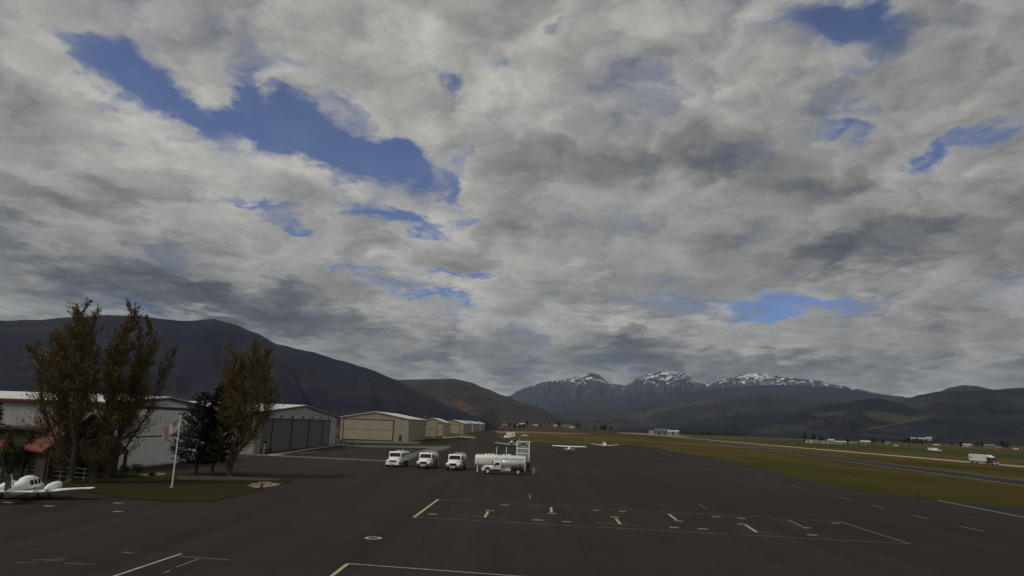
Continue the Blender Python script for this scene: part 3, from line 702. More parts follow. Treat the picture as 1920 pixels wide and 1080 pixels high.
# fence in front of the lodge
ft = empty('wire_fence', G(95, 902), 0, 'thin grey wire fence in front of the brown lodge', 'fence')
fa, fb = G(5, 893) - Vector(ft.location), G(178, 905) - Vector(ft.location)
for k in range(9):
    p = fa.lerp(fb, k / 8); MB().tube([(p.x, p.y, 0), (p.x, p.y, 1.5)], .035, 6).build('post', 'galv', ft)
for z in (.45, .95, 1.45): MB().tube([(fa.x, fa.y, z), (fb.x, fb.y, z)], .014, 4).build('wire', 'galv', ft)

# ------------------------------------------------------------------ flagpole, flag
fp = G(322, 915)
t = empty('flagpole', fp, 0, 'tall white flagpole standing on the lawn', 'flagpole')
MB().tube([(0, 0, .05), (0, 0, 7.75)], [.075, .045], 10).build('pole', 'white', t, True)
MB().tube([(0, 0, 0), (0, 0, .18)], [.26, .2], 12).build('base', 'concrete', t)
MB().tube([(0, 0, 7.74), (0, 0, 7.82), (0, 0, 7.90)], [.04, .09, .03], 10).build('finial', 'galv', t, True)
MB().tube([(.09, -.06, 1.1), (.09, -.06, 1.3)], .05, 6).build('cleat', 'galv', t)
M['flag_red'] = paint('flag_red', (.30, .03, .04), .8); M['flag_white'] = paint('flag_white', (.62, .60, .58), .8)
def flag_blue():
    m, nt, p = principled('flag_canton')
    tc = nt.nodes.new('ShaderNodeTexCoord'); vor = nt.nodes.new('ShaderNodeTexVoronoi'); vor.inputs['Randomness'].default_value = 0
    mp = nt.nodes.new('ShaderNodeMapping'); mp.inputs['Scale'].default_value = (6, 5, 1)
    nt.links.new(tc.outputs['UV'], mp.inputs[0]); nt.links.new(mp.outputs[0], vor.inputs['Vector']); vor.inputs['Scale'].default_value = 1
    k = S(nt, vor.outputs['Distance']).step(.34, .28)
    nt.links.new(mixc(nt, k, (.018, .022, .07), (.6, .6, .6)), p.inputs['Base Color']); p.inputs['Roughness'].default_value = .8
    return m
fme = bpy.data.meshes.new('flag'); vs, fs, mi, uvs = [], [], [], []
NX, NY = 26, 13; FW, FH = 2.5, 1.5
for j in range(NY + 1):
    for i in range(NX + 1):
        s_, v_ = i / NX, j / NY
        ang = R(-38) * min(1, s_ * 1.6)    # the fly end sags in a light wind
        x = -FW * s_ * .62; z = 7.55 - v_ * FH * .92 - (s_ ** 1.15) * 1.25 + .05 * math.sin(s_ * 13 + v_ * 2)
        y = .20 * s_ * math.sin(s_ * 11 + v_ * 1.4) - .15 * s_
        vs.append((x - .05, y, z))
for j in range(NY):
    for i in range(NX):
        fs.append((j * (NX + 1) + i, j * (NX + 1) + i + 1, (j + 1) * (NX + 1) + i + 1, (j + 1) * (NX + 1) + i))
        mi.append(2 if (j < 7 and i < NX * .4) else (0 if j % 2 == 0 else 1))
fme.from_pydata(vs, [], fs); [fme.materials.append(q) for q in (M['flag_red'], M['flag_white'], flag_blue())]
fme.polygons.foreach_set('material_index', mi); fme.polygons.foreach_set('use_smooth', [True] * len(fs))
uvl = fme.uv_layers.new(name='uv')
for pl in fme.polygons:
    for li in pl.loop_indices:
        vi = fme.loops[li].vertex_index; uvl.data[li].uv = ((vi % (NX + 1)) / (NX * .4), (vi // (NX + 1)) / 7)
fo = bpy.data.objects.new('flag', fme); COL.objects.link(fo); fo.location = fp
prop(fo, 'striped flag with blue starred corner drooping from the flagpole', 'flag')

# ------------------------------------------------------------------ vehicles
def wheel(parent, x, y, r, w, rim='offwhite', dual=False):
    wt = MB(); s = 1 if x > 0 else -1
    prof = [(r * .58, 0), (r * .92, 0), (r, w * .2), (r, w * .8), (r * .92, w), (r * .58, w)]
    n = 20; rings = [[Vector((x + s * (u - w / 2), y + rr * math.cos(2 * math.pi * k / n), r + rr * math.sin(2 * math.pi * k / n))) for k in range(n)] for rr, u in prof]
    rings.append(rings[0])
    wt.rings(rings, cap=False)
    o = wt.build('wheel', 'rubber', parent, True)
    rm = MB(); rings = [[Vector((x + s * (u - w / 2), y + rr * math.cos(2 * math.pi * k / n), r + rr * math.sin(2 * math.pi * k / n))) for k in range(n)] for rr, u in ((r * .60, w * .1), (r * .60, w * .86), (r * .48, w * .74), (r * .22, w * .78), (r * .18, w * 1.0), (r * .02, w * 1.02))]
    rm.rings(rings).build('rim', rim, o, True)
def quad_plate(pts, thick, nrm):
    nrm = Vector(nrm).normalized() * thick; a = [Vector(p) for p in pts]; b = [p + nrm for p in a]; n = len(a)
    return MB().add(a + b, [tuple(range(n))[::-1], tuple(range(n, 2 * n))] + [(i, (i + 1) % n, n + (i + 1) % n, n + i) for i in range(n)])
def fuel_truck(name, loc, rz, label, style, group=None):
    """Bonneted tanker; drives towards local -Y."""
    t = empty(name, loc, rz, label, 'truck', group)
    small = style == 'pickup'; boxy = style == 'boxy'
    W = 1.05 if small else 1.15
    ct = 2.12 if small else 2.66           # cab top
    hd = 1.32 if small else 1.72           # bonnet height at the screen
    c0, c1 = (-2.0, -.45) if small else (-2.15, -.75)
    ch = MB(); ch.box(-.45, -.3, -3.2, 3.35, .52, .78); ch.box(.3, .45, -3.2, 3.35, .52, .78)
    for yy in (-3.0, -1.2, .6, 2.0, 3.2): ch.box(-.299, .299, yy, yy + .12, .54, .76)
    ch.build('chassis', 'dark', t)
    b = MB().box(-W - .05, W + .05, -3.62, -3.38, .42, .80).build('bumper', 'white' if (boxy or small) else 'bumper_dark', t, bevel=.05)
    MB().box(-.45, .45, -3.66, -3.622, .48, .74).build('number_plate', 'plate', b)
    # bonnet, wings, grille
    hw = .72 if not boxy else .80
    st = [(-3.36, hw * .92, .80, hd * .74), (-3.25, hw, .80, hd * .82), (-2.8, hw + .06, .80, hd * .92), (c0 - .02, W - .14, .80, hd)]
    MB().rings([[Vector((-w, y, z0)), Vector((w, y, z0)), Vector((w, y, z1 - .16)), Vector((w - .16, y, z1)), Vector((-w + .16, y, z1)), Vector((-w, y, z1 - .16))] for y, w, z0, z1 in st]).build('bonnet', 'white', t, True, bevel=.03)
    gz = hd * .70
    gr = MB().prism([(-hw * .72, .86), (hw * .72, .86), (hw * .86, gz), (-hw * .86, gz)], -3.42, -3.362, 'y').build('grille', 'black', t)
    if boxy:
        sl = MB()
        for k in range(5): sl.box(-hw * .7, hw * .7, -3.44, -3.421, .90 + k * .10, .93 + k * .10)
        sl.build('slats', 'galv', gr)
    for s in (-1, 1):
        arc = [(-3.40, .58), (-3.42, .95), (-3.30, 1.18), (-2.95, 1.30), (-2.45, 1.26), (-2.12, 1.0), (-2.10, .62), (-2.24, .62), (-2.30, .92), (-2.55, 1.08), (-2.85, 1.08), (-3.10, .92), (-3.16, .58)]
        f = MB().prism(arc, s * (hw + .02), s * (W + .03), 'x').build('mudguard', 'white', t, bevel=.03)
        MB().box(s * (hw + .24) - .16, s * (hw + .24) + .16, -3.47, -3.405, .84, 1.08).build('headlight', 'lamp', t, bevel=.03)
        MB().box(s * (W - .05) - .07, s * (W - .05) + .07, -3.46, -3.40, .70, .80).build('indicator', 'amber', t)
    # cab
    rake = .38 if not boxy else .22
    prof = [(c0, .72), (c0, hd + .02), (c0 + rake, ct - .10), (c0 + rake + .16, ct), (c1 - .08, ct), (c1, ct - .12), (c1, .72)]
    cab = MB().prism(prof, -W, W, 'x').build('cab', 'white', t, True, bevel=.06)
    p0, p1 = Vector((0, c0 - .01, hd + .12)), Vector((0, c0 + rake - .05, ct - .20))
    nrm = Vector((0, -(p1.z - p0.z), (p1.y - p0.y))).normalized()
    if nrm.y > 0: nrm = -nrm
    e = nrm * .012
    MB().add([*quad_plate([(-W + .14, p0.y, p0.z), (W - .14, p0.y, p0.z), (W - .22, p1.y, p1.z), (-W + .22, p1.y, p1.z)], .03, nrm).v], quad_plate([(0, 0, 0), (1, 0, 0), (1, 1, 0), (0, 1, 0)], .1, (0, 0, 1)).f).build('windscreen', 'glass', t)
    for s in (-1, 1):
        d = quad_plate([(s * W, c0 + .16, .80), (s * W, c1 - .22, .80), (s * W, c1 - .22, ct - .2), (s * W, c0 + rake + .2, ct - .2), (s * W, c0 + .16, hd + .1)], .022, (s, 0, 0)).build('door', 'white', t)
        quad_plate([(s * (W + .022), c0 + .26, hd + .12), (s * (W + .022), c1 - .32, hd + .12), (s * (W + .022), c1 - .32, ct - .3), (s * (W + .022), c0 + rake + .24, ct - .3)], .012, (s, 0, 0)).build('window', 'glass', d)
        MB().box(*sorted((s * (W + .022), s * (W + .06))), c1 - .5, c1 - .32, hd - .12, hd - .06).build('handle', 'black', d)
        m = MB(); m.box(*sorted((s * (W + .05), s * (W + .34))), c0 + .14, c0 + .18, hd + .45, hd + .49); m.box(*sorted((s * (W + .20), s * (W + .40))), c0 + .08, c0 + .2, hd + .10, hd + .66)
        m.build('mirror', 'black', t)
        MB().tube([(s * W * .62, c0 + rake + .3, ct), (s * W * .62, c0 + rake + .3, ct + .09)], .06, 8).build('roof_lamp', 'amber', t)
        MB().box(*sorted((s * .50, s * (W - .02))), c1 - .02, c1 + .5, .50, .95).build('fuel_step', 'galv' if small else 'dark', t)
    # tank
    tz, tw, th = (1.68, 1.02, .74) if small else (1.88, 1.16, .82)
    y0, y1 = c1 + .16, 3.45
    if boxy:
        MB().box(-W, W, y0, y1, .95, 2.62).build('tank', 'offwhite', t, bevel=.10)
        for s in (-1, 1):
            for k in range(4):
                a = y0 + .12 + k * (y1 - y0 - .2) / 4
                p = MB().box(*sorted((s * (W + .002), s * (W + .03))), a, a + (y1 - y0) / 4 - .16, 1.05, 1.75 if k != 1 else 1.5).build('locker_door', 'white', t); MB().box(*sorted((s * (W + .03), s * (W + .06))), a + .1, a + .16, 1.3, 1.42).build('handle', 'dark', p)
                MB().box(*sorted((s * (W + .002), s * (W + .03))), a + .1, a + .5, 1.95, 2.35).build('window', 'glass', t)
            MB().box(*sorted((s * (W + .002), s * (W + .12))), y0, y1, 1.80, 1.88).build('rub_rail', 'white', t)
        for (a, b_) in ((y0 + .4, .3), (y0 + 1.5, -.3), (y0 + 2.6, .2)): MB().tube([(b_, a, 2.62), (b_, a, 2.86)], .32, 12).build('hatch', 'galv', t)
    else:
        rg = []
        for y, k in ((y0, .86), (y0 + .03, .95), (y0 + .12, 1.0), (y1 - .12, 1.0), (y1 - .03, .95), (y1, .86)): rg.append(superring(y, tw * k, th * k, tz, 24, 2.7))
        tk = MB().rings(rg).build('tank', 'silver', t, True)
        for a in (.2, .5, .8):
            y = y0 + (y1 - y0) * a
            rg = [superring(y - .03, tw + .012, th + .012, tz, 24, 2.7), superring(y + .03, tw + .012, th + .012, tz, 24, 2.7)]
            MB().rings(rg).build('band', 'galv' if not small else 'silver', tk, True)
        MB().box(-.42, .42, y0 + .1, y1 - .1, tz + th - .02, tz + th + .03).build('walkway', 'grey', t)
        for k in range(3):
            y = y0 + .6 + k * (y1 - y0 - 1.2) / 2
            MB().tube([(0, y, tz + th), (0, y, tz + th + .16)], .24, 12).build('hatch', 'galv', t)
        rl = MB()
        for s in (-1, 1):
            rl.tube([(s * .55, y0 + .1, tz + th + .14), (s * .55, y1 - .1, tz + th + .14)], .025, 6)
            for k in range(4):
                y = y0 + .15 + k * (y1 - y0 - .3) / 3; rl.tube([(s * .55, y, tz + th - .1), (s * .55, y, tz + th + .14)], .02, 6)
        rl.build('rail', 'white', t)
        for s in (-1, 1):
            MB().box(*sorted((s * .62, s * (W - .02))), .1, 1.15, .55, tz - th + .06).build('pump_cabinet', 'grey' if not small else 'offwhite', t)
        if small:
            for s in (-1, 1):
                em = MB().box(*sorted((s * (tw + .004), s * (tw + .012))), 2.55, 2.75, tz - .12, tz + .14).build('hazard_placard', 'dark', tk)
        MB().box(-W, W, y1 + .002, y1 + .10, .6, 2.4 if small else .9).build('rear_frame', 'white', t)
    for s in (-1, 1):
        MB().box(*sorted((s * .5, s * W)), 1.45, 3.2, tz - th - .02 if not boxy else .86, (tz - th + .05) if not boxy else .94).build('mudguard', 'dark', t)
        wheel(t, s * (W - .16), -2.72, .46, .28, 'white' if small else 'offwhite'); wheel(t, s * (W - .20), 2.35, .46, .40, 'white' if small else 'grey')
    return t
def face(px, py, dy=0.0):
    c = G(px, py); return (c.x, c.y + dy, 0)
fuel_truck('fuel_truck', face(740.5, 876.5, 3.3), R(-8), 'boxy white service truck with lockers and roof hatches, beside a tanker', 'boxy', 'fuel trucks parked on the apron')
fuel_truck('fuel_truck', face(798, 879, 3.3), R(-8), 'white fuel tanker with silver tank parked between two other trucks', 'round', 'fuel trucks parked on the apron')
fuel_truck('fuel_truck', face(853.5, 882.5, 3.3), R(-8), 'white fuel tanker with silver tank parked next to the bollard', 'round', 'fuel trucks parked on the apron')
c = G(944, 889.3); fuel_truck('refueller', (c.x, c.y + 1.0, 0), R(-90) + R(2), 'white refueller truck with silver tank, side on in front of the storage tank', 'pickup')

# storage tank with vents, stands behind the refueller
def storage_tank():
    c = G(950, 885); cy = c.y + 3.6
    t = empty('fuel_storage_tank', (XatY(950, cy), cy, 0), 0, 'long white fuel storage tank with two vent pipes', 'tank')
    L = 4.55
    rg = [[Vector((v.y, v.x, v.z)) for v in superring(x, 1.15 * k, 1.02 * k, 1.62, 28, 3.2)] for x, k in ((-L, .82), (-L + .05, .93), (-L + .18, 1), (L - .18, 1), (L - .05, .93), (L, .82))]
    sh = MB().rings(rg).build('shell', 'offwhite', t, True)
    for x in (-3.0, -1, 1, 3.0):
        rg = [[Vector((v.y, v.x, v.z)) for v in superring(q, 1.17, 1.04, 1.62, 28, 3.2)] for q in (x - .04, x + .04)]
        MB().rings(rg).build('weld_band', 'offwhite', sh, True)
    for x in (-3.2, 0, 3.2): MB().box(x - .2, x + .2, -1.0, 1.0, 0, .75).build('saddle', 'grey', t)
    for x, h in ((-.75, 1.5), (1.0, 1.5)): MB().tube([(x, .2, 2.6), (x, .2, 2.6 + h)], .055, 8).build('vent_pipe', 'white', t)
    for x in (-2.6, -2.1, -1.6, -1.2, .55, 1.35, 1.7): MB().tube([(x, -.1, 2.58), (x, -.1, 2.82), (x, -.1, 2.9)], [.18, .18, .08], 10).build('hatch', 'white', t, True)
    MB().tube([(-L + .2, .5, 2.7), (L - .2, .5, 2.7)], .05, 6).build('pipe', 'galv', t)
    lad = MB()
    for s in (-.22, .22): lad.tube([(L + .12, s, .1), (L + .12, s, 2.7)], .03, 6)
    for k in range(8): lad.tube([(L + .12, -.22, .35 + k * .3), (L + .12, .22, .35 + k * .3)], .02, 6)
    lad.build('ladder', 'galv', t)
    hs = MB(); pts = [(L + .25 + .35 * math.sin(a), -.5, 1.5 - .9 * math.cos(a) * .9) for a in [k * math.pi / 7 for k in range(8)]]
    hs.tube(pts, .06, 6).build('hose', 'rubber', t)
    MB().box(L + .2, L + .75, -.4, .4, .1, 1.55).build('dispenser', 'orange', t); MB().box(L + .22, L + .72, -.43, -.401, .9, 1.4).build('dispenser_face', 'dark', t)
    # sign gantry
    cy2 = cy + 1.9
    s_ = empty('sign_gantry', (XatY(990.5, cy2), cy2, 0), 0, 'tall white frame with a mountain arch sign behind the tank', 'sign')
    w = 1.12; top = 5.25
    for a in (-w, w): MB().box(a - .10, a + .10, -.1, .1, 0, top).build('post', 'white', s_)
    for z in (top - .16, top - 1.42, top - 2.28, .9): MB().box(-w + .102, w - .102, -.08, .08, z, z + .16).build('rail', 'white', s_)
    p = MB().box(-w + .102, w - .102, -.04, .04, top - 1.255, top - .163).build('sign_panel', paint('sign_cream', (.34, .34, .29), .6), s_)
    arch = MB()                            # dark arch over a pale ridge
    n = 12; o_ = [(math.cos(math.pi * k / n) * .88, top - 1.08 + math.sin(math.pi * k / n) * .62) for k in range(n + 1)]; i_ = [(math.cos(math.pi * k / n) * .74, top - 1.08 + math.sin(math.pi * k / n) * .40) for k in range(n + 1)]
    arch.prism(o_ + i_[::-1], -.062, -.043, 'y').build('arch_emblem', 'dark', p)
    MB().prism([(.0 + .18 * math.cos(a), top - .52 + .18 * math.sin(a)) for a in [2 * math.pi * k / 12 for k in range(12)]], -.075, -.064, 'y').build('disc_emblem', 'black', p)
    MB().prism([(-.68, top - 1.08), (-.3, top - .88), (-.1, top - .98), (.25, top - .84), (.68, top - 1.08)], -.058, -.043, 'y').build('ridge_emblem', 'grey', p)
    MB().box(-w + .102, w - .102, -.04, .04, top - 2.117, top - 1.423).build('sign_panel', paint('sign_grey', (.30, .30, .27), .6), s_)
    MB().box(-w + .102, w - .102, -.03, .03, top - 3.6, top - 2.3).build('mesh_panel', 'grey', s_)
    MB().box(-.75, -.55, -.08, .08, top + .001, top + .42).build('beacon', 'galv', s_); MB().box(w + .102, w + .5, -.03, .03, top - .1, top).build('arm', 'galv', s_)
storage_tank()
c = G(895, 884.5); bollard(c, .95, .11, 'white', 'white bollard at the closed end of the storage tank', cap='galv')
c = G(1004.5, 889.5); bollard(c, .95, .09, 'orange', 'faded orange bollard by the fuel dispenser', cap='white')
c = G(1000, 889); bollard(c, 1.0, .10, 'offwhite', 'off white bollard by the fuel dispenser', cap='orange')

# ------------------------------------------------------------------ aircraft (nose towards local +Y)
def airfoil(c):                            # chordwise outline, (along, up)
    return [(0, 0), (.04, .035), (.14, .065), (.32, .078), (.6, .055), (1, .006), (1, -.004), (.6, -.022), (.25, -.035), (.05, -.022)]
def lifting(parent, name, stations, mat, vertical=False, tips=True, thick=1.0):
    """stations: (span, leading edge y, chord, height)"""
    rg = []
    for sp, ly, ch, z in stations:
        pts = []
        for u, h in airfoil(1):
            if vertical: pts.append(Vector((h * ch * .8 - .004, ly - u * ch, sp)))
            else: pts.append(Vector((sp, ly - u * ch, z + h * ch * thick)))
        rg.append(pts)
    return MB().rings(rg).build(name, mat, parent, True, auto=50)
def fuselage(parent, st, mat, name='fuselage', n=18, p=2.3):
    return MB().rings([superring(y, w, h, z, n, p) for y, w, h, z in st]).build(name, mat, parent, True, auto=60)
def prop_blades(parent, x, y, z, r):
    h = MB().rings([[Vector((x + rr * math.cos(a), y + d, z + rr * math.sin(a))) for a in [2 * math.pi * k / 12 for k in range(12)]] for rr, d in ((.15, 0), (.14, .12), (.09, .24), (.02, .32))]).build('spinner', 'galv', parent, True)
    for s in (1, -1):
        a = .5
        v = [(s * .1, .05), (s * r * .5, .085), (s * r, .04), (s * r, -.04), (s * r * .5, -.085), (s * .1, -.05)]
        MB().add([(x + u * math.cos(a) - w * math.sin(a), y + .10 + (.02 if k < 3 else -.02), z + u * math.sin(a) + w * math.cos(a)) for k, (u, w) in enumerate(v)] + [(x + u * math.cos(a) - w * math.sin(a), y + .125 + (.02 if k < 3 else -.02), z + u * math.sin(a) + w * math.cos(a)) for k, (u, w) in enumerate(v)],
                 [(0, 1, 2, 3, 4, 5), (6, 7, 8, 9, 10, 11)] + [(k, (k + 1) % 6, 6 + (k + 1) % 6, 6 + k) for k in range(6)]).build('propeller_blade', 'dark', parent)
def gear(parent, x, y, z):
    g_ = MB().tube([(x * .8, y, z), (x, y, .28)], .05, 8).build('gear_leg', 'galv', parent)
    n = 14; MB().rings([[Vector((x - .07 + d, y + r * math.cos(2 * math.pi * k / n), .24 + r * math.sin(2 * math.pi * k / n))) for k in range(n)] for d, r in ((0, .13), (.02, .23), (.12, .23), (.14, .13))]).build('tyre', 'rubber', g_, True)
def side_window(parent, f, y0, y1, z0, z1, x, lean=.06, s=1):
    quad_plate([(s * x, y0 + .05, z0), (s * x, y1, z0), (s * (x - lean), y1 - .06, z1), (s * (x - lean), y0 + .10, z1)], .02, (s, 0, 0)).build('window', 'glass', parent)

def twin():
    c = G(37, 937); t = empty('twin_airplane', (c.x, c.y + .6, 0), R(14), 'white twin engine airplane with dark navy tail beside the lawn', 'airplane')
    fuselage(t, [(-4.4, .06, .10, 1.32), (-4.0, .12, .20, 1.30), (-2.8, .34, .42, 1.30), (-1.6, .56, .62, 1.36), (-.6, .66, .78, 1.45), (.5, .68, .82, 1.48), (1.4, .66, .76, 1.42), (1.9, .60, .60, 1.28), (2.6, .52, .46, 1.18), (3.3, .36, .34, 1.10), (3.75, .16, .18, 1.06), (3.85, .03, .04, 1.05)], 'white')
    fuselage(t, [(-1.2, .06, .04, 2.06), (-.8, .34, .14, 2.10), (.4, .46, .20, 2.14), (1.1, .40, .16, 2.08), (1.5, .10, .05, 1.96)], 'white', 'cabin_roof')
    for s in (-1, 1):
        for (a, b) in ((-.95, -.30), (-.18, .48), (.60, 1.20)): side_window(t, 0, a, b, 1.62, 2.02, .70, .16, s)
        st = [(s * .5, 1.15, 2.0, .92), (s * 1.7, 1.05, 1.85, 1.02), (s * 5.1, .72, 1.25, 1.28), (s * 5.5, .45, .8, 1.33)]
        w = lifting(t, 'wing', st, 'white')
        quad_plate([(s * 2.9, -.72, 1.13), (s * 5.0, -.62, 1.345), (s * 5.0, -.36, 1.345), (s * 2.9, -.42, 1.145)], .018, (0, 0, 1)).build('aileron', 'offwhite', w)
        nc = fuselage(t, [(-1.1, .05, .05, 1.22), (-.7, .20, .16, 1.26), (.2, .38, .34, 1.30), (1.2, .44, .42, 1.32), (2.0, .42, .40, 1.34), (2.35, .30, .28, 1.34), (2.45, .14, .14, 1.34)], 'white', 'engine_nacelle')
        for v in nc.data.vertices: v.co.x += s * 1.85
        nc.data.update()
        prop_blades(t, s * 1.85, 2.44, 1.34, .98)
        gear(t, s * 1.85, .1, 1.1)
        tl = lifting(t, 'tailplane', [(s * .05, -3.55, .95, 1.36), (s * 2.05, -3.70, .72, 1.36)], 'white')
    gear(t, 0.0, 3.0, .9)
    quad_plate([(-.52, 1.36, 1.80), (.52, 1.36, 1.80), (.36, .98, 2.18), (-.36, .98, 2.18)], .02, (0, .7, .7)).build('windscreen', 'glass', t)
    f = lifting(t, 'fin', [(1.35, -2.95, 1.55, 0), (1.9, -3.30, 1.25, 0), (2.72, -3.80, .80, 0)], 'navy', True)
    quad_plate([(-.03, -2.60, 1.62), (-.03, -2.85, 1.62), (-.03, -3.72, 2.74), (-.03, -3.60, 2.74)], .06, (1, 0, 0)).build('leading_edge', 'offwhite', f)
    MB().tube([(0, -1.9, 1.98), (0, -2.1, 2.25)], .015, 6).build('antenna', 'dark', t)
    for s in (-1, 1): quad_plate([(s * .50, -2.2, 1.18), (s * .69, .2, 1.18), (s * .69, 1.6, 1.14), (s * .69, .2, 1.30), (s * .50, -2.2, 1.30)], .012, (s, 0, 0)).build('stripe', 'navy', t)
    for ch in t.children:                  # sits low on short legs
        if not ch.name.startswith('gear_leg'): ch.location.z -= .30
twin()

def single(name, px, py, rz, label, high=False, dark_nose=False, dihedral=.06, span=5.4, mat='white', fs_=1.0, thick=1.0):
    c = G(px, py); t = empty(name, c, rz, label, 'airplane', 'light airplanes tied down on the apron')
    z = 1.25 if high else 1.15
    fuselage(t, [(-4.3, .05, .12, z + .15), (-3.6, .14, .22, z + .12), (-2.0, .32, .38, z + .08), (-.8, .54, .60, z + .05), (.3, .58, .66, z + .1), (1.1, .56, .52, z - .02)], mat)
    fuselage(t, [(1.1, .56, .52, z - .02), (1.8, .50, .44, z - .08), (2.3, .36, .34, z - .10), (2.5, .22, .22, z - .10)], 'navy' if dark_nose else mat, 'cowling')
    prop_blades(t, 0, 2.5, z - .1, .95)
    wz = 2.02 if high else .78
    if high:
        fuselage(t, [(-1.4, .10, .06, z + .62), (-.6, .46, .20, z + .66), (.5, .52, .24, z + .68), (1.0, .40, .1, z + .58)], mat, 'cabin_roof')
        lifting(t, 'wing', [(-span, .55, 1.15, wz + span * dihedral), (-2.6, .70, 1.6, wz + 2.6 * dihedral), (0, .70, 1.6, wz), (2.6, .70, 1.6, wz + 2.6 * dihedral), (span, .55, 1.15, wz + span * dihedral)], mat, thick=thick)
        for s in (-1, 1): MB().tube([(s * .52, .1, .95), (s * 2.5, .05, wz + 2.5 * dihedral)], .05, 6).build('wing_strut', mat, t)
    else:
        fuselage(t, [(-1.5, .05, .05, z + .55), (-.7, .42, .26, z + .62), (.3, .48, .36, z + .66), (.8, .40, .24, z + .56), (1.15, .10, .05, z + .42)], mat, 'canopy')
        for s in (-1, 1): lifting(t, 'wing', [(s * .3, .95, 1.65, wz), (s * span, .6, 1.05, wz + span * dihedral)], mat)
    for s in (-1, 1):
        for (a, b) in ((-.8, -.15), (-.02, .62)): side_window(t, 0, a, b, z + .30, z + .62, .585, .10, s)
        gear(t, s * 1.3, -.1, .9)
        lifting(t, 'tailplane', [(s * .05, -3.2, .95, z + .18), (s * 1.75, -3.4, .7, z + .18)], mat)
    gear(t, 0, 1.7, .8)
    quad_plate([(-.46, 1.08, z + .42), (.46, 1.08, z + .42), (.34, .72, z + .80), (-.34, .72, z + .80)], .02, (0, .7, .7)).build('windscreen', 'glass', t)
    lifting(t, 'fin', [(z + .2, -2.7, 1.4, 0), (z + .75, -3.2, 1.1, 0), (z + 1.55, -3.6, .75, 0)], mat, True)
single('light_airplane', 1067, 850, R(-4), 'white high wing airplane parked tail first to the fuel tank', True, span=5.3, dihedral=.025, thick=1.9)
single('light_airplane', 959, 837.5, R(176), 'white low wing airplane with dark nose behind the sign gantry', False, True, .09, span=6.4, fs_=1.0)
single('light_airplane', 1134, 839.5, R(183), 'white low wing airplane with upswept wings by the grass edge', False, False, .12, span=6.0)

# ------------------------------------------------------------------ lorry on the highway
def semi():
    c = G(1846, 870.2); t = empty('lorry', c, math.atan2(hu.y, hu.x) - math.pi / 2 + 0.0, 'white articulated lorry with dark red cab on the highway', 'lorry'); t.scale = (.84, .84, .84)
    # local -Y is the driving direction
    MB().box(-1.28, 1.28, -3.4, 9.2, 1.15, 4.05).build('trailer_box', 'offwhite', t, bevel=.04)
    for k in range(7): MB().box(-1.305, -1.282, -3.2 + k * 2, -3.14 + k * 2, 1.2, 4.0).build('trailer_rib', 'galv', t)
    MB().box(-1.30, -1.283, 6.4, 8.8, 2.3, 2.9).build('side_mark', 'grey', t)
    MB().box(-1.1, 1.1, -3.2, 9.0, .9, 1.149).build('frame_rail', 'dark', t)
    MB().box(-1.2, 1.2, -.5, 4.8, .55, .899).build('side_skirt', 'grey', t)
    cab = MB().prism([(-8.2, .6), (-8.2, 1.5), (-6.7, 1.9), (-6.3, 2.75), (-5.9, 3.0), (-3.9, 3.0), (-3.9, .6)], -1.22, 1.22, 'x').build('cab', 'lorry_cab', t, True, bevel=.06)
    MB().prism([(-6.2, 3.01), (-4.2, 3.9), (-3.95, 3.9), (-3.95, 3.01)], -1.1, 1.1, 'x').build('roof_fairing', 'offwhite', t, bevel=.05)
    MB().box(-1.25, 1.25, -8.45, -8.21, .45, .95).build('bumper', 'galv', t)
    for s in (-1, 1):
        quad_plate([(s * 1.225, -6.45, 2.0), (s * 1.225, -5.1, 2.0), (s * 1.225, -5.1, 2.7), (s * 1.225, -6.15, 2.7)], .02, (s, 0, 0)).build('window', 'glass', t)
        MB().box(s * .85 - .2, s * .85 + .2, -8.26, -8.2, 1.0, 1.3).build('headlight', 'lamp', t)
        for y in (-7.4, -4.6, -3.3, 6.9, 8.1): wheel(t, s * 1.05, y, .52, .36, 'galv')
    quad_plate([(-1.05, -6.62, 2.0), (1.05, -6.62, 2.0), (.95, -6.36, 2.68), (-.95, -6.36, 2.68)], .03, (0, -1, .3)).build('windscreen', 'glass', t)
semi()

# ------------------------------------------------------------------ small vehicles by the taxilane
def car(px, py, rz, mat, label, kind='pickup'):
    c = G(px, py); t = empty('parked_car', c, rz, label, 'car')
    if kind == 'pickup': prof = [(-2.7, .45), (-2.7, 1.0), (-1.3, 1.12), (-.8, 1.75), (.4, 1.78), (.75, 1.15), (2.7, 1.12), (2.7, .45)]
    else: prof = [(-2.3, .4), (-2.3, .95), (-1.2, 1.1), (-.6, 1.65), (1.5, 1.7), (2.2, 1.1), (2.3, .45)]
    MB().prism(prof, -.92, .92, 'x').build('body', mat, t, True, bevel=.06)
    for s in (-1, 1):
        quad_plate([(s * .925, -1.05, 1.15), (s * .925, .5, 1.17), (s * .925, .3, 1.62), (s * .925, -.72, 1.62)], .012, (s, 0, 0)).build('window', 'glass', t)
        MB().box(s * .65 - .15, s * .65 + .15, -2.74 if kind == 'pickup' else -2.34, -2.68 if kind == 'pickup' else -2.28, .72, .9).build('headlight', 'lamp', t)
        for y in (-1.7, 1.7): wheel(t, s * .8, y, .36, .24, 'galv')
    quad_plate([(-.8, -1.30, 1.16), (.8, -1.30, 1.16), (.7, -.86, 1.70), (-.7, -.86, 1.70)], .02, (0, -1, .8)).build('windscreen', 'glass', t)
c = G(958, 820.0); t = empty('box_trailer', c, R(70), 'off white box trailer standing on the grass past the airplanes', 'trailer')
MB().box(-1.25, 1.25, -3.0, 3.0, .6, 3.3).build('body', 'offwhite', t, bevel=.06)
for s in (-1, 1):
    wheel(t, s * 1.1, .5, .38, .26, 'galv'); MB().box(*sorted((s * 1.253, s * 1.28)), -1.9, -.9, 1.6, 2.5).build('window', 'glass', t)
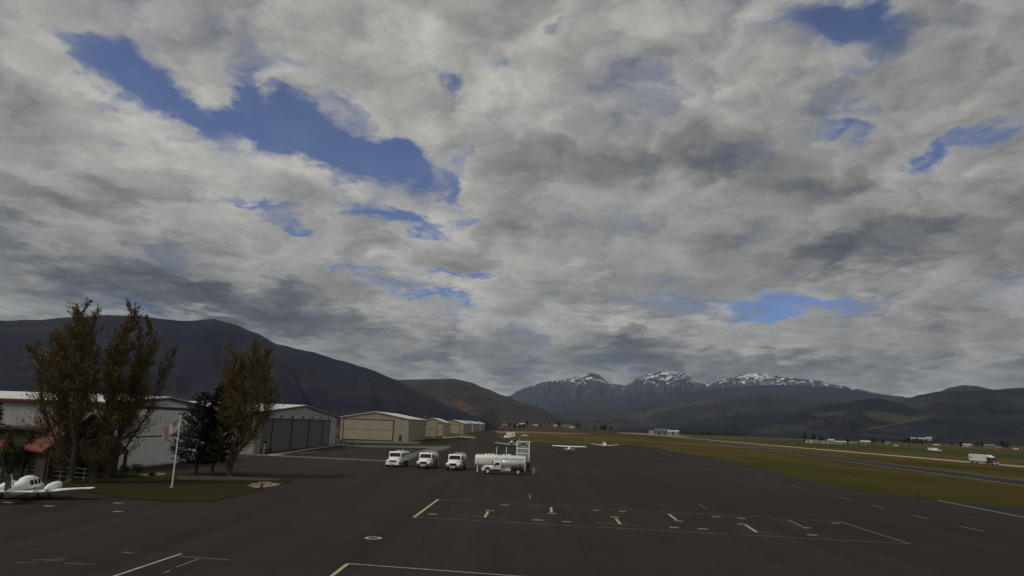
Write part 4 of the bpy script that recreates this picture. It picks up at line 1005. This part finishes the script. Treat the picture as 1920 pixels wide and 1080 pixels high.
MB().box(1.253, 1.29, .9, 1.7, .7, 2.6).build('door', 'grey', t); MB().box(-.1, .1, -4.2, -3.0, .5, .62).build('tow_bar', 'dark', t)
car(946.0, 819.3, R(20), 'dark', 'dark pickup beside the off white box trailer')
car(951.5, 821.8, R(60), 'white', 'white sedan in front of the box trailer', 'sedan')
car(984, 818.8, R(80), 'offwhite', 'off white pickup alone on the far grass', 'pickup')
c = G(1749, 846); t = empty('horse_trailer', c, R(70), 'white horse trailer in the green pasture beyond the highway', 'trailer')
MB().box(-1.0, 1.0, -3.0, 3.0, .6, 2.4).build('body', 'offwhite', t, bevel=.08)
for s in (-1, 1): [wheel(t, s * 1.0, y, .38, .26, 'galv') for y in (1.0, 2.0)]
car(1758, 846.4, R(70), 'offwhite', 'off white pickup hitched ahead of the horse trailer')
# small runway-edge fitting on the grass margin
c = G(1719.5, 934); t = empty('edge_light', c, 0, 'small dark edge light on the grass margin of the apron', 'edge light')
MB().tube([(0, 0, 0), (0, 0, .12)], .28, 12).build('base', 'dark', t); MB().tube([(0, 0, .12), (0, 0, .42)], .06, 8).build('stem', 'dark', t); MB().tube([(0, 0, .42), (0, 0, .62), (0, 0, .72)], [.17, .17, .06], 10).build('lens', 'black', t, True)
c = G(490, 915); t = empty('fire_hydrant', c + Vector((0, 0, .05)), 0, 'small red fire hydrant on the gravel bed at the tip of the lawn', 'hydrant')
MB().tube([(0, 0, 0), (0, 0, .08), (0, 0, .08), (0, 0, .40), (0, 0, .48), (0, 0, .54)], [.22, .22, .15, .15, .13, .04], 12).build('body', 'red', t, True)
for s in (-1, 1): MB().tube([(s * .1, 0, .3), (s * .26, 0, .3)], .07, 8).build('outlet', 'red', t)

# ------------------------------------------------------------------ trees
def rand_dir(rng, d, spread):
    a = d.orthogonal().normalized(); b = d.cross(a); t = rng.random() * 2 * math.pi
    return (d + (a * math.cos(t) + b * math.sin(t)) * spread).normalized()
def bud_tree(name, loc, tips_at, seed, label, fork=.2, width=1.0, buds=9000, bud_mat='bud', group=None, size=1.0):
    """Upright cottonwood in bud: leaders that each reach a given tip (dx, dy, height), ascending limbs, twigs, buds."""
    rng = random.Random(seed); t = empty(name, loc, 0, label, 'tree', group)
    tr, br, tw = MB(), MB(), MB(); tips = []; h = max(q[2] for q in tips_at)
    def path(p, d, L, n, up, wob):
        pts = [p]
        for _ in range(n):
            d = (rand_dir(rng, d, wob) + Vector((0, 0, up))).normalized(); p = p + d * L / n; pts.append(p)
        return pts
    def limb(p, d, L, r, lev, pts=None):
        pts = pts or path(p, d, L, 4 if lev < 2 else 3, .16 if lev < 2 else .10, .10 if lev < 2 else .16)
        n = len(pts) - 1
        (br if lev < 2 else tw).tube(pts, [max(.006, r * (1 - .85 * i / n)) for i in range(n + 1)], 5 if lev < 2 else 3, cap=False)
        if lev >= 3: tips.append(pts); return
        if lev == 2: tips.append(pts)
        k = {0: 24, 1: 7, 2: 4}[lev]
        for i in range(k):
            s_ = .10 + .89 * (i + rng.random()) / k
            q = pts[min(n - 1, int(s_ * n))].lerp(pts[min(n, int(s_ * n) + 1)], s_ * n % 1)
            dd = (pts[min(n, int(s_ * n) + 1)] - pts[min(n - 1, int(s_ * n))]).normalized()
            l2 = (min(3.6, h * .20) * width * (1.0 - .55 * s_ ** 1.6), L * .50, L * .55)[lev] * (.75 + .5 * rng.random())
            limb(q, rand_dir(rng, dd, (.80, .75, .9)[lev]), l2, max(.012, r * (.36, .5, .5)[lev] * (1.05 - .4 * s_)), lev + 1)
    fk = h * fork; r0 = h * .017
    trunk = path(Vector((0, 0, 0)), Vector((0, 0, 1)), fk, 4, .3, .04)
    tr.tube([(0, 0, -.1)] + trunk, [r0 * 1.7, r0 * 1.25] + [r0 * (1.08 - .05 * i) for i in range(len(trunk) - 1)], 9)
    for k, (dx, dy, hh) in enumerate(tips_at):
        p0 = trunk[-1 - k % 3]; p3 = Vector((dx, dy, hh)); n = 7; pts = []
        for i in range(n + 1):
            u = i / n; q = p0.lerp(p3, u); out = (u ** .62)
            q.x = p0.x + (p3.x - p0.x) * out; q.y = p0.y + (p3.y - p0.y) * out
            pts.append(q + Vector((rng.gauss(0, .12), rng.gauss(0, .12), 0)) * (1 if 0 < i < n else 0))
        limb(p0, None, (p3 - p0).length, r0 * (.85 if k == 0 else .55), 0, pts)
    for k in range(6):                      # low limbs
        a = rng.random() * 6.28; limb(trunk[1 + k % 4], Vector((math.cos(a), math.sin(a), .65)).normalized(), h * .20 * width, r0 * .3, 1)
    tr.build('trunk', 'bark', t, True, auto=80); br.build('limbs', 'bark', t); prop(tw.build('twigs', 'twig', t), kind='stuff')
    bm = MB()
    for _ in range(buds):
        pts = rng.choice(tips); s_ = rng.random() ** .7 * (len(pts) - 1.001); p = pts[int(s_)].lerp(pts[int(s_) + 1], s_ % 1)
        d = rand_dir(rng, (pts[-1] - pts[0]).normalized(), 1.0); a = d.orthogonal().normalized() * .040 * size; L = (.12 + .10 * rng.random()) * size
        bm.add([p, p + d * L * .5 + a, p + d * L, p + d * L * .5 - a], [(0, 1, 2, 3)])
    prop(bm.build('buds', bud_mat, t), kind='stuff')
    return t
def conifer(name, loc, h, w, seed, label, mat='needle', bare=.10, tiers=26, cards=26, group=None, ragged=.35):
    rng = random.Random(seed); t = empty(name, loc, rng.random() * 6, label, 'tree', group)
    MB().tube([(0, 0, -.1), (.05, 0, h * .4), (0, .05, h * .97)], [h * .02, h * .014, .02], 8).build('trunk', 'bark', t, True)
    b, f = MB(), MB()
    for i in range(tiers):
        s_ = i / (tiers - 1); z = h * (bare + (1 - bare) * s_ * .98)
        R0 = w * (1 - s_) ** .62 * (.55 + .45 * min(1, s_ * 6 + .3)) + .18
        for k in range(9 if s_ < .75 else 5):
            a = rng.random() * 6.283; L = R0 * (1 - ragged + ragged * 1.3 * rng.random())
            d = Vector((math.cos(a), math.sin(a), .10 + .35 * s_))
            p0 = Vector((0, 0, z)); p1 = p0 + d * L * .6 + Vector((0, 0, -.04 * L)); p2 = p0 + d * L + Vector((0, 0, .10 * L))
            b.tube([p0, p1, p2], [.045, .03, .012], 4, cap=False)
            for _ in range(int(cards * (.45 + L / w))):
                u = .2 + .8 * rng.random() ** .8; q = p0.lerp(p1, u / .6) if u < .6 else p1.lerp(p2, (u - .6) / .4)
                q = q + Vector((rng.gauss(0, .10), rng.gauss(0, .10), rng.gauss(0, .09)))
                dd = (d * .6 + Vector((rng.gauss(0, .6), rng.gauss(0, .6), rng.gauss(.25, .5)))).normalized(); s2 = .20 + .16 * rng.random()
                n_ = dd.orthogonal().normalized() * s2 * .26
                f.add([q - n_, q + n_, q + dd * s2 + n_ * .3, q + dd * s2 - n_ * .3], [(0, 1, 2, 3)])
    b.build('branches', 'bark', t); prop(f.build('needles', mat, t), kind='stuff')
    return t
def shrub(name, loc, h, w, seed, label, mat='shrub', n=1500, cat='shrub', group=None):
    rng = random.Random(seed); t = empty(name, loc, 0, label, cat, group); f, st = MB(), MB()
    for k in range(9):
        a = rng.random() * 6.28; tip = Vector((math.cos(a) * w * .6, math.sin(a) * w * .6, h * (.6 + .4 * rng.random())))
        st.tube([(0, 0, -.05), tip * .5 + Vector((0, 0, h * .1)), tip], [.04, .025, .008], 4, cap=False)
        for _ in range(n // 9):
            q = tip * (.25 + .8 * rng.random()) + Vector((rng.gauss(0, w * .22), rng.gauss(0, w * .22), rng.gauss(0, h * .10))); q.z = max(.03, q.z)
            d = Vector((rng.gauss(0, 1), rng.gauss(0, 1), rng.gauss(.3, .8))).normalized(); a_ = d.orthogonal().normalized() * .035; L = .13
            f.add([q, q + d * L * .5 + a_, q + d * L, q + d * L * .5 - a_], [(0, 1, 2, 3)])
    st.build('stems', 'bark', t); prop(f.build('leaves', mat, t), kind='stuff')
gL = 'budding trees in front of the lodge'
def tip(base, lst):                        # tip offsets from where the crowns top out
    c = G(*base); k = c.y / F; out = []
    for i, (px, py) in enumerate(lst):
        hz_ = 797.5 + (px - 960) * .035
        out.append(((px - base[0]) * k, ((i * 37) % 5 - 2) * .7, EYE + (hz_ - py) * k * 1.02))
    return c, out
for base, lst, sd, lb, kw in (
    ((130, 906), [(122, 588), (132, 600), (92, 624), (106, 606), (64, 645), (46, 662), (78, 640)], 1, 'broad ochre budding cottonwood in front of the flat roofed lodge wing', dict(width=.82, buds=66000, size=.8, group=gL)),
    ((172, 905), [(213, 590), (202, 606), (226, 612), (192, 640)], 2, 'tall slender ochre budding cottonwood beside the lodge gable', dict(width=.68, buds=48000, size=.8, group=gL)),
    ((198, 903), [(262, 650), (248, 662), (276, 664), (235, 690)], 9, 'shorter budding tree leaning towards the white hangar door', dict(width=.75, buds=26000, size=.8, group=gL)),
    ((430, 893.5), [(462, 656), (474, 664), (446, 664), (418, 664), (404, 690), (482, 694), (432, 690), (486, 738)], 7, 'single ochre budding tree standing beside the dark pines', dict(width=.88, buds=60000, size=.8)),
    ((14, 895), [(14, 800), (2, 815), (30, 812), (38, 835)], 12, 'slim young tree with yellow green buds by the lodge corner', dict(width=.7, buds=7000, bud_mat='bud_green', fork=.12))):
    c, tp = tip(base, lst); bud_tree('cottonwood_tree' if sd != 12 else 'young_tree', c, tp, sd, lb, **kw)
conifer('pine_tree', G(367, 889), 11.0, 4.3, 4, 'broad dark green pine beside the flagpole', bare=.13, cards=46, tiers=30)
conifer('pine_tree', G(397, 892), 12.2, 2.5, 5, 'narrow taller dark pine between the broad pine and the budding tree', bare=.15, cards=44)
conifer('juniper_tree', Vector((-66.5, 92, 0)), 9.0, 1.6, 8, 'dark evergreen rising behind the flat roofed lodge wing', bare=.05, tiers=18)
for k, (x, y, h, w) in enumerate(((234, 886, 1.1, .8), (256, 887, 1.2, .9), (205, 889, .8, .7), (285, 893, .5, .5))):
    shrub('shrub', G(x, y), h, w, 30 + k, ('rounded dark shrub at the foot of the white hangar door', 'larger dark shrub at the foot of the white hangar door', 'low shrub by the lodge porch steps', 'tiny shrub on the brown gravel bed')[k], n=1300)
rng = random.Random(77)
def boulder(c, s, label, group):
    bm = bmesh.new(); bmesh.ops.create_icosphere(bm, subdivisions=2, radius=1)
    sd = rng.random() * 50
    for v in bm.verts: v.co = Vector((v.co.x * s, v.co.y * s * .8, v.co.z * s * .6)) * (1 + .35 * noise.noise(v.co * 1.3 + Vector((sd, 0, 0))))
    me = bpy.data.meshes.new('boulder'); bm.to_mesh(me); bm.free(); me.materials.append(M['stone'])
    o = bpy.data.objects.new('boulder', me); COL.objects.link(o); o.location = c + Vector((0, 0, s * .25)); o.rotation_euler = (0, 0, rng.random() * 6)
    prop(o, label, 'boulder', group)
for k in range(9): boulder(G(468 + k * 6 + rng.random() * 3, 912 - 5 * math.sin(k / 8 * 3.1) + rng.random()), .22 + .2 * rng.random(), 'pale boulder on the gravel bed at the tip of the lawn', 'boulders on the gravel bed')
for k in range(7): boulder(G(262 + k * 7 + rng.random() * 3, 891 + rng.random() * 2 - k * .3), .2 + .2 * rng.random(), 'brown boulder in the row by the white hangar door', 'boulders by the white hangar')
for k in range(4): boulder(G(178 + k * 7, 892.5 + rng.random()), .3 + .2 * rng.random(), 'grey boulder in the row below the lodge porch', 'boulders by the lodge')

# ------------------------------------------------------------------ far side of the valley floor
rise = hill('rise', [(870, 806), (905, 799.5), (940, 797), (985, 797), (1040, 798), (1085, 801), (1120, 804), (1160, 808)], 1750, 1000, 2500, 'rise', na=80, nr=24, gully=.05, seed=90)
from mathutils.bvhtree import BVHTree
dg = bpy.context.evaluated_depsgraph_get()
BV = [BVHTree.FromObject(o, dg) for o in bpy.data.objects if o.name.split('.')[0] in ('rise', 'hill')]
def floor_at(x, y):
    z = 0.0
    for b in BV:
        h = b.ray_cast(Vector((x, y, 3000)), Vector((0, 0, -1)))
        if h[0] is not None: z = max(z, h[0].z)
    return z
def at_px(px, py):                          # follow a sight line to the terrain
    d = ray(px, py); n = math.hypot(d.x, d.y); best = None
    r = 300.0
    while r < 5200:
        x, y = d.x / n * r, d.y / n * r
        if EYE + d.z / n * r <= floor_at(x, y): return Vector((x, y, floor_at(x, y)))
        r *= 1.012
    x, y = d.x / n * 1600, d.y / n * 1600
    return Vector((x, y, floor_at(x, y)))
wm = [paint('far_wall_white', (.36, .35, .32), .7), paint('far_wall_tan', (.26, .22, .17), .7), paint('far_wall_grey', (.17, .17, .17), .7)]
rm = [paint('far_roof_grey', (.16, .16, .16), .7), paint('far_roof_white', (.36, .36, .35), .6), paint('far_roof_brown', (.11, .08, .06), .7)]
HOUSES = []
def house(px0, px1, pyt, pyb, wall, roof, label, group, flat=False, rot=0.0):
    c = at_px((px0 + px1) / 2, pyb); dist = math.hypot(c.x, c.y)
    W = (px1 - px0) / F * dist / 2; H = (pyb - pyt) / F * dist
    t = empty('far_building', c - Vector((0, 0, .4)), -math.atan2(c.x, c.y) + rot, label, 'building', group)
    HOUSES.append((c, label)); D = max(4.0, W * .7); e = H * (.62 if not flat else .9)
    MB().box(-W, W, -D, D, 0, e).build('wall', wm[wall], t)
    if flat: MB().prism([(-D - .4, e), (D + .4, e), (D + .4, H * .96), (-D - .4, H)], -W - .4, W + .4, 'x').build('roof', rm[roof], t)
    else:
        for s in (-1, 1): MB().prism([(s * (D + .6), e - .15), (0, H - .3), (0, H), (s * (D + .6), e + .15)], -W - .5, W + .5, 'x').build('roof', rm[roof], t)
    nw = max(1, min(6, int(W / 2.2)))
    for k in range(nw):
        x = -W + (k + .5) * 2 * W / nw
        wv = MB().box(x - .7, x + .7, -D - .06, -D - .004, e * .35, e * .78).build('window', 'glass', t)
    MB().box(W * .55, W * .55 + 1.1, -D - .05, -D - .003, 0, min(e * .8, 2.6)).build('door', 'dark', t) if W > 2 else None
gB = 'buildings along the far edge of the airfield'; gR = 'buildings on the rise past the taxilane'; gV = 'houses beyond the highway'
for a in ((1217, 1226, 806.5, 814, 0, 0, 'small pale building at the end of the far white complex', gB, True),
          (1228, 1251, 804.5, 815.5, 2, 1, 'large grey building with white roof across the airfield', gB, True),
          (1252, 1272, 806.5, 815.5, 0, 1, 'white roofed shed joined to the large grey building across the airfield', gB, False),
          (1512, 1530, 824, 830.5, 0, 0, 'white farm shed beside two dark trees beyond the highway', gV, True),
          (1538, 1566, 826.5, 831.5, 0, 1, 'long low white barn beyond the highway', gV, True),
          (1554, 1563, 823.5, 830, 0, 1, 'small white house behind the long low barn', gV, False),
          (1567, 1584, 827, 832.5, 0, 1, 'white shed at the end of the long low barn', gV, False),
          (1594, 1606, 828.5, 833, 1, 0, 'tan shed between the white barns beyond the highway', gV, False),
          (1616, 1630, 826.5, 834, 2, 1, 'grey barn with bright white roof beyond the highway', gV, False),
          (1661, 1668, 829, 833.5, 0, 0, 'small white house past the bright roofed barn', gV, False),
          (1677, 1683, 834, 837.5, 0, 1, 'tiny white hut in the pasture', gV, False),
          (1712, 1732, 821.5, 827, 1, 1, 'pale long house on the slope behind dark trees', gV, False),
          (1738, 1746, 820.5, 826, 0, 1, 'white house on the slope next to the pale long house', gV, False),
          (1752, 1760, 833, 836.5, 0, 1, 'white shed behind the horse trailer', gV, False),
          (1808, 1819, 833, 838.5, 0, 1, 'white house behind the lorry trailer', gV, False),
          (1848, 1862, 834, 839, 2, 0, 'grey house behind the lorry cab', gV, False),
          (1868, 1876, 838, 842, 1, 0, 'tan house past the lorry', gV, False),
          (1902, 1908, 841, 844.5, 1, 1, 'pale hut at the far end of the pasture', gV, False),
          (938, 950, 795.5, 799.5, 1, 0, 'tan house on the rise nearest the taxilane end', gR, False),
          (973, 984, 793.5, 798.5, 0, 1, 'white house on the rise with dark tree beside it', gR, False),
          (962, 970, 796, 799, 1, 1, 'small pale house beside the white house on the rise', gR, False),
          (1000, 1012, 796, 800, 1, 1, 'low pale house in the middle of the rise', gR, False),
          (1038, 1045, 796.5, 801.5, 0, 1, 'small white house beside the long cream building', gR, False),
          (1052, 1072, 796.5, 801.8, 1, 1, 'long cream building on the rise', gR, True),
          (1068, 1077, 799.5, 804, 0, 1, 'bright white shed below the long cream building', gR, False)):
    house(*a[:8], flat=a[8])
# small trees: four shapes, copied
def far_tree_mesh(seed, h, w, mat, bare):
    rg = random.Random(seed); f = MB(); f.tube([(0, 0, -.3), (0, 0, h * .7)], [h * .03, h * .012], 5)
    for _ in range(260):
        a = rg.random() * 6.28; s_ = rg.random(); r = w * (math.sin(math.pi * min(1, .12 + .88 * s_)) ** .6 if not bare else (1 - s_) ** .7) * rg.random() ** .5
        p = Vector((math.cos(a) * r, math.sin(a) * r, h * (.16 + .84 * s_))); d = Vector((rg.gauss(0, 1), rg.gauss(0, 1), rg.gauss(0, 1))).normalized(); b = d.orthogonal().normalized(); L = h * (.05 + .05 * rg.random())
        f.add([p - d * L, p + b * L * .8, p + d * L, p - b * L * .8], [(0, 1, 2, 3)])
    o = f.build('far_tree', mat); me = o.data; bpy.data.objects.remove(o); return me
FT = [far_tree_mesh(1, 8, 2.6, 'far_tree', False), far_tree_mesh(2, 10, 2.2, 'far_tree', True), far_tree_mesh(3, 9, 3.4, 'far_bare', False), far_tree_mesh(4, 6, 3.0, 'far_bare', False)]
def plant(px, py, k, sc, label, group):
    c = at_px(px, py); o = bpy.data.objects.new('far_tree', FT[k]); COL.objects.link(o); o.location = c; o.scale = (sc, sc, sc * (.9 + .25 * rng.random())); o.rotation_euler = (0, 0, rng.random() * 6)
    kw = ('rounded dark', 'pointed dark', 'pale bare', 'low bare')[k]
    if label is None: label = kw + ' tree nearest the ' + min(HOUSES, key=lambda q: (q[0] - c).length)[1]
    prop(o, label.replace('KIND', kw), 'tree', group)
for k in range(30):
    plant(1282 + k * 4.0 + rng.random() * 1.5, 814.6 + k * .155 + rng.random() * .4, rng.choice((0, 0, 1)), .75 + .4 * rng.random(), 'small KIND tree in the long row across the airfield', 'trees in the long row across the airfield')
for x, y, k, s_ in ((1195, 811.5, 0, 1), (1204, 812, 0, .9), (1209, 812.3, 1, .8), (1213, 813, 0, 1), (1236, 816, 0, .7), (1246, 816, 1, .6), (1262, 816.5, 0, .9)): plant(x, y, k, s_, 'KIND tree among the buildings across the airfield', 'trees among the buildings across the airfield')
for x, y, k, s_ in ((1510, 830, 1, 1.2), (1526, 829, 1, 1.1), (1540, 828.5, 0, 1), (1656, 832, 0, .9), (1690, 830, 2, 1.4), (1697, 831, 0, 1.3), (1705, 832, 0, 1.3), (1713, 832.5, 0, 1.2), (1720, 833, 0, 1.4), (1728, 833.5, 0, 1.3), (1736, 831, 0, 1.2), (1785, 836, 0, 1), (1803, 838, 0, 1), (1832, 838, 2, 1.3), (1842, 838.5, 0, 1), (1880, 840.5, 0, 1.2), (1888, 841, 0, 1.2), (1630, 834, 2, 1), (1640, 831, 2, 1.2), (1590, 832, 0, .9)):
    plant(x, y, k, s_, None, 'trees among the houses beyond the highway')
for x, y, k, s_ in ((930, 800, 3, 1), (936, 801, 2, 1), (955, 800, 0, 1), (972, 796, 1, 1.1), (988, 798, 0, 1.2), (1022, 796, 0, 1.1), (1030, 797, 1, 1), (1046, 801, 0, 1.2), (1050, 801, 0, 1), (1064, 801.5, 0, .8), (1084, 804, 0, 1.2), (1088, 804.5, 3, 1.1), (1012, 801, 0, .8), (965, 804.5, 0, 1), (975, 804, 0, .9), (982, 804.4, 0, .9), (1115, 806, 3, 1), (1128, 808, 0, 1.3), (1134, 808.4, 0, 1.4), (1145, 808.5, 0, 1)):
    plant(x, y, k, s_ * 1.2, None, 'trees on the rise past the taxilane')
for x, y, k, s_ in ((794, 803, 0, 1.3), (799, 803, 2, 1.9), (815, 804, 0, 1.2), (835, 805, 3, 1.6), (868, 804, 2, 1.5), (872, 805, 3, 1.4), (732, 801, 2, 1.4), (750, 801, 3, 1.6), (762, 801, 0, 1.2), (772, 802, 2, 1.4), (905, 802, 3, 1.2), (912, 802, 2, 1.2)):
    plant(x, y, k, s_, 'KIND tree showing over the roofs of the tan hangars', 'trees behind the tan hangars')
# pale track climbing the dark hill
pts = [at_px(1612 + 16 * k, 810.5 - 3.4 * k) for k in range(9)]
vs = []
for p in pts: vs += [(p.x, p.y - 4, p.z + .8), (p.x, p.y + 4, p.z + 2.2)]
prop(MB().add(vs, [(2 * k, 2 * k + 2, 2 * k + 3, 2 * k + 1) for k in range(8)]).build('dirt_road', 'shoulder'), kind='structure')
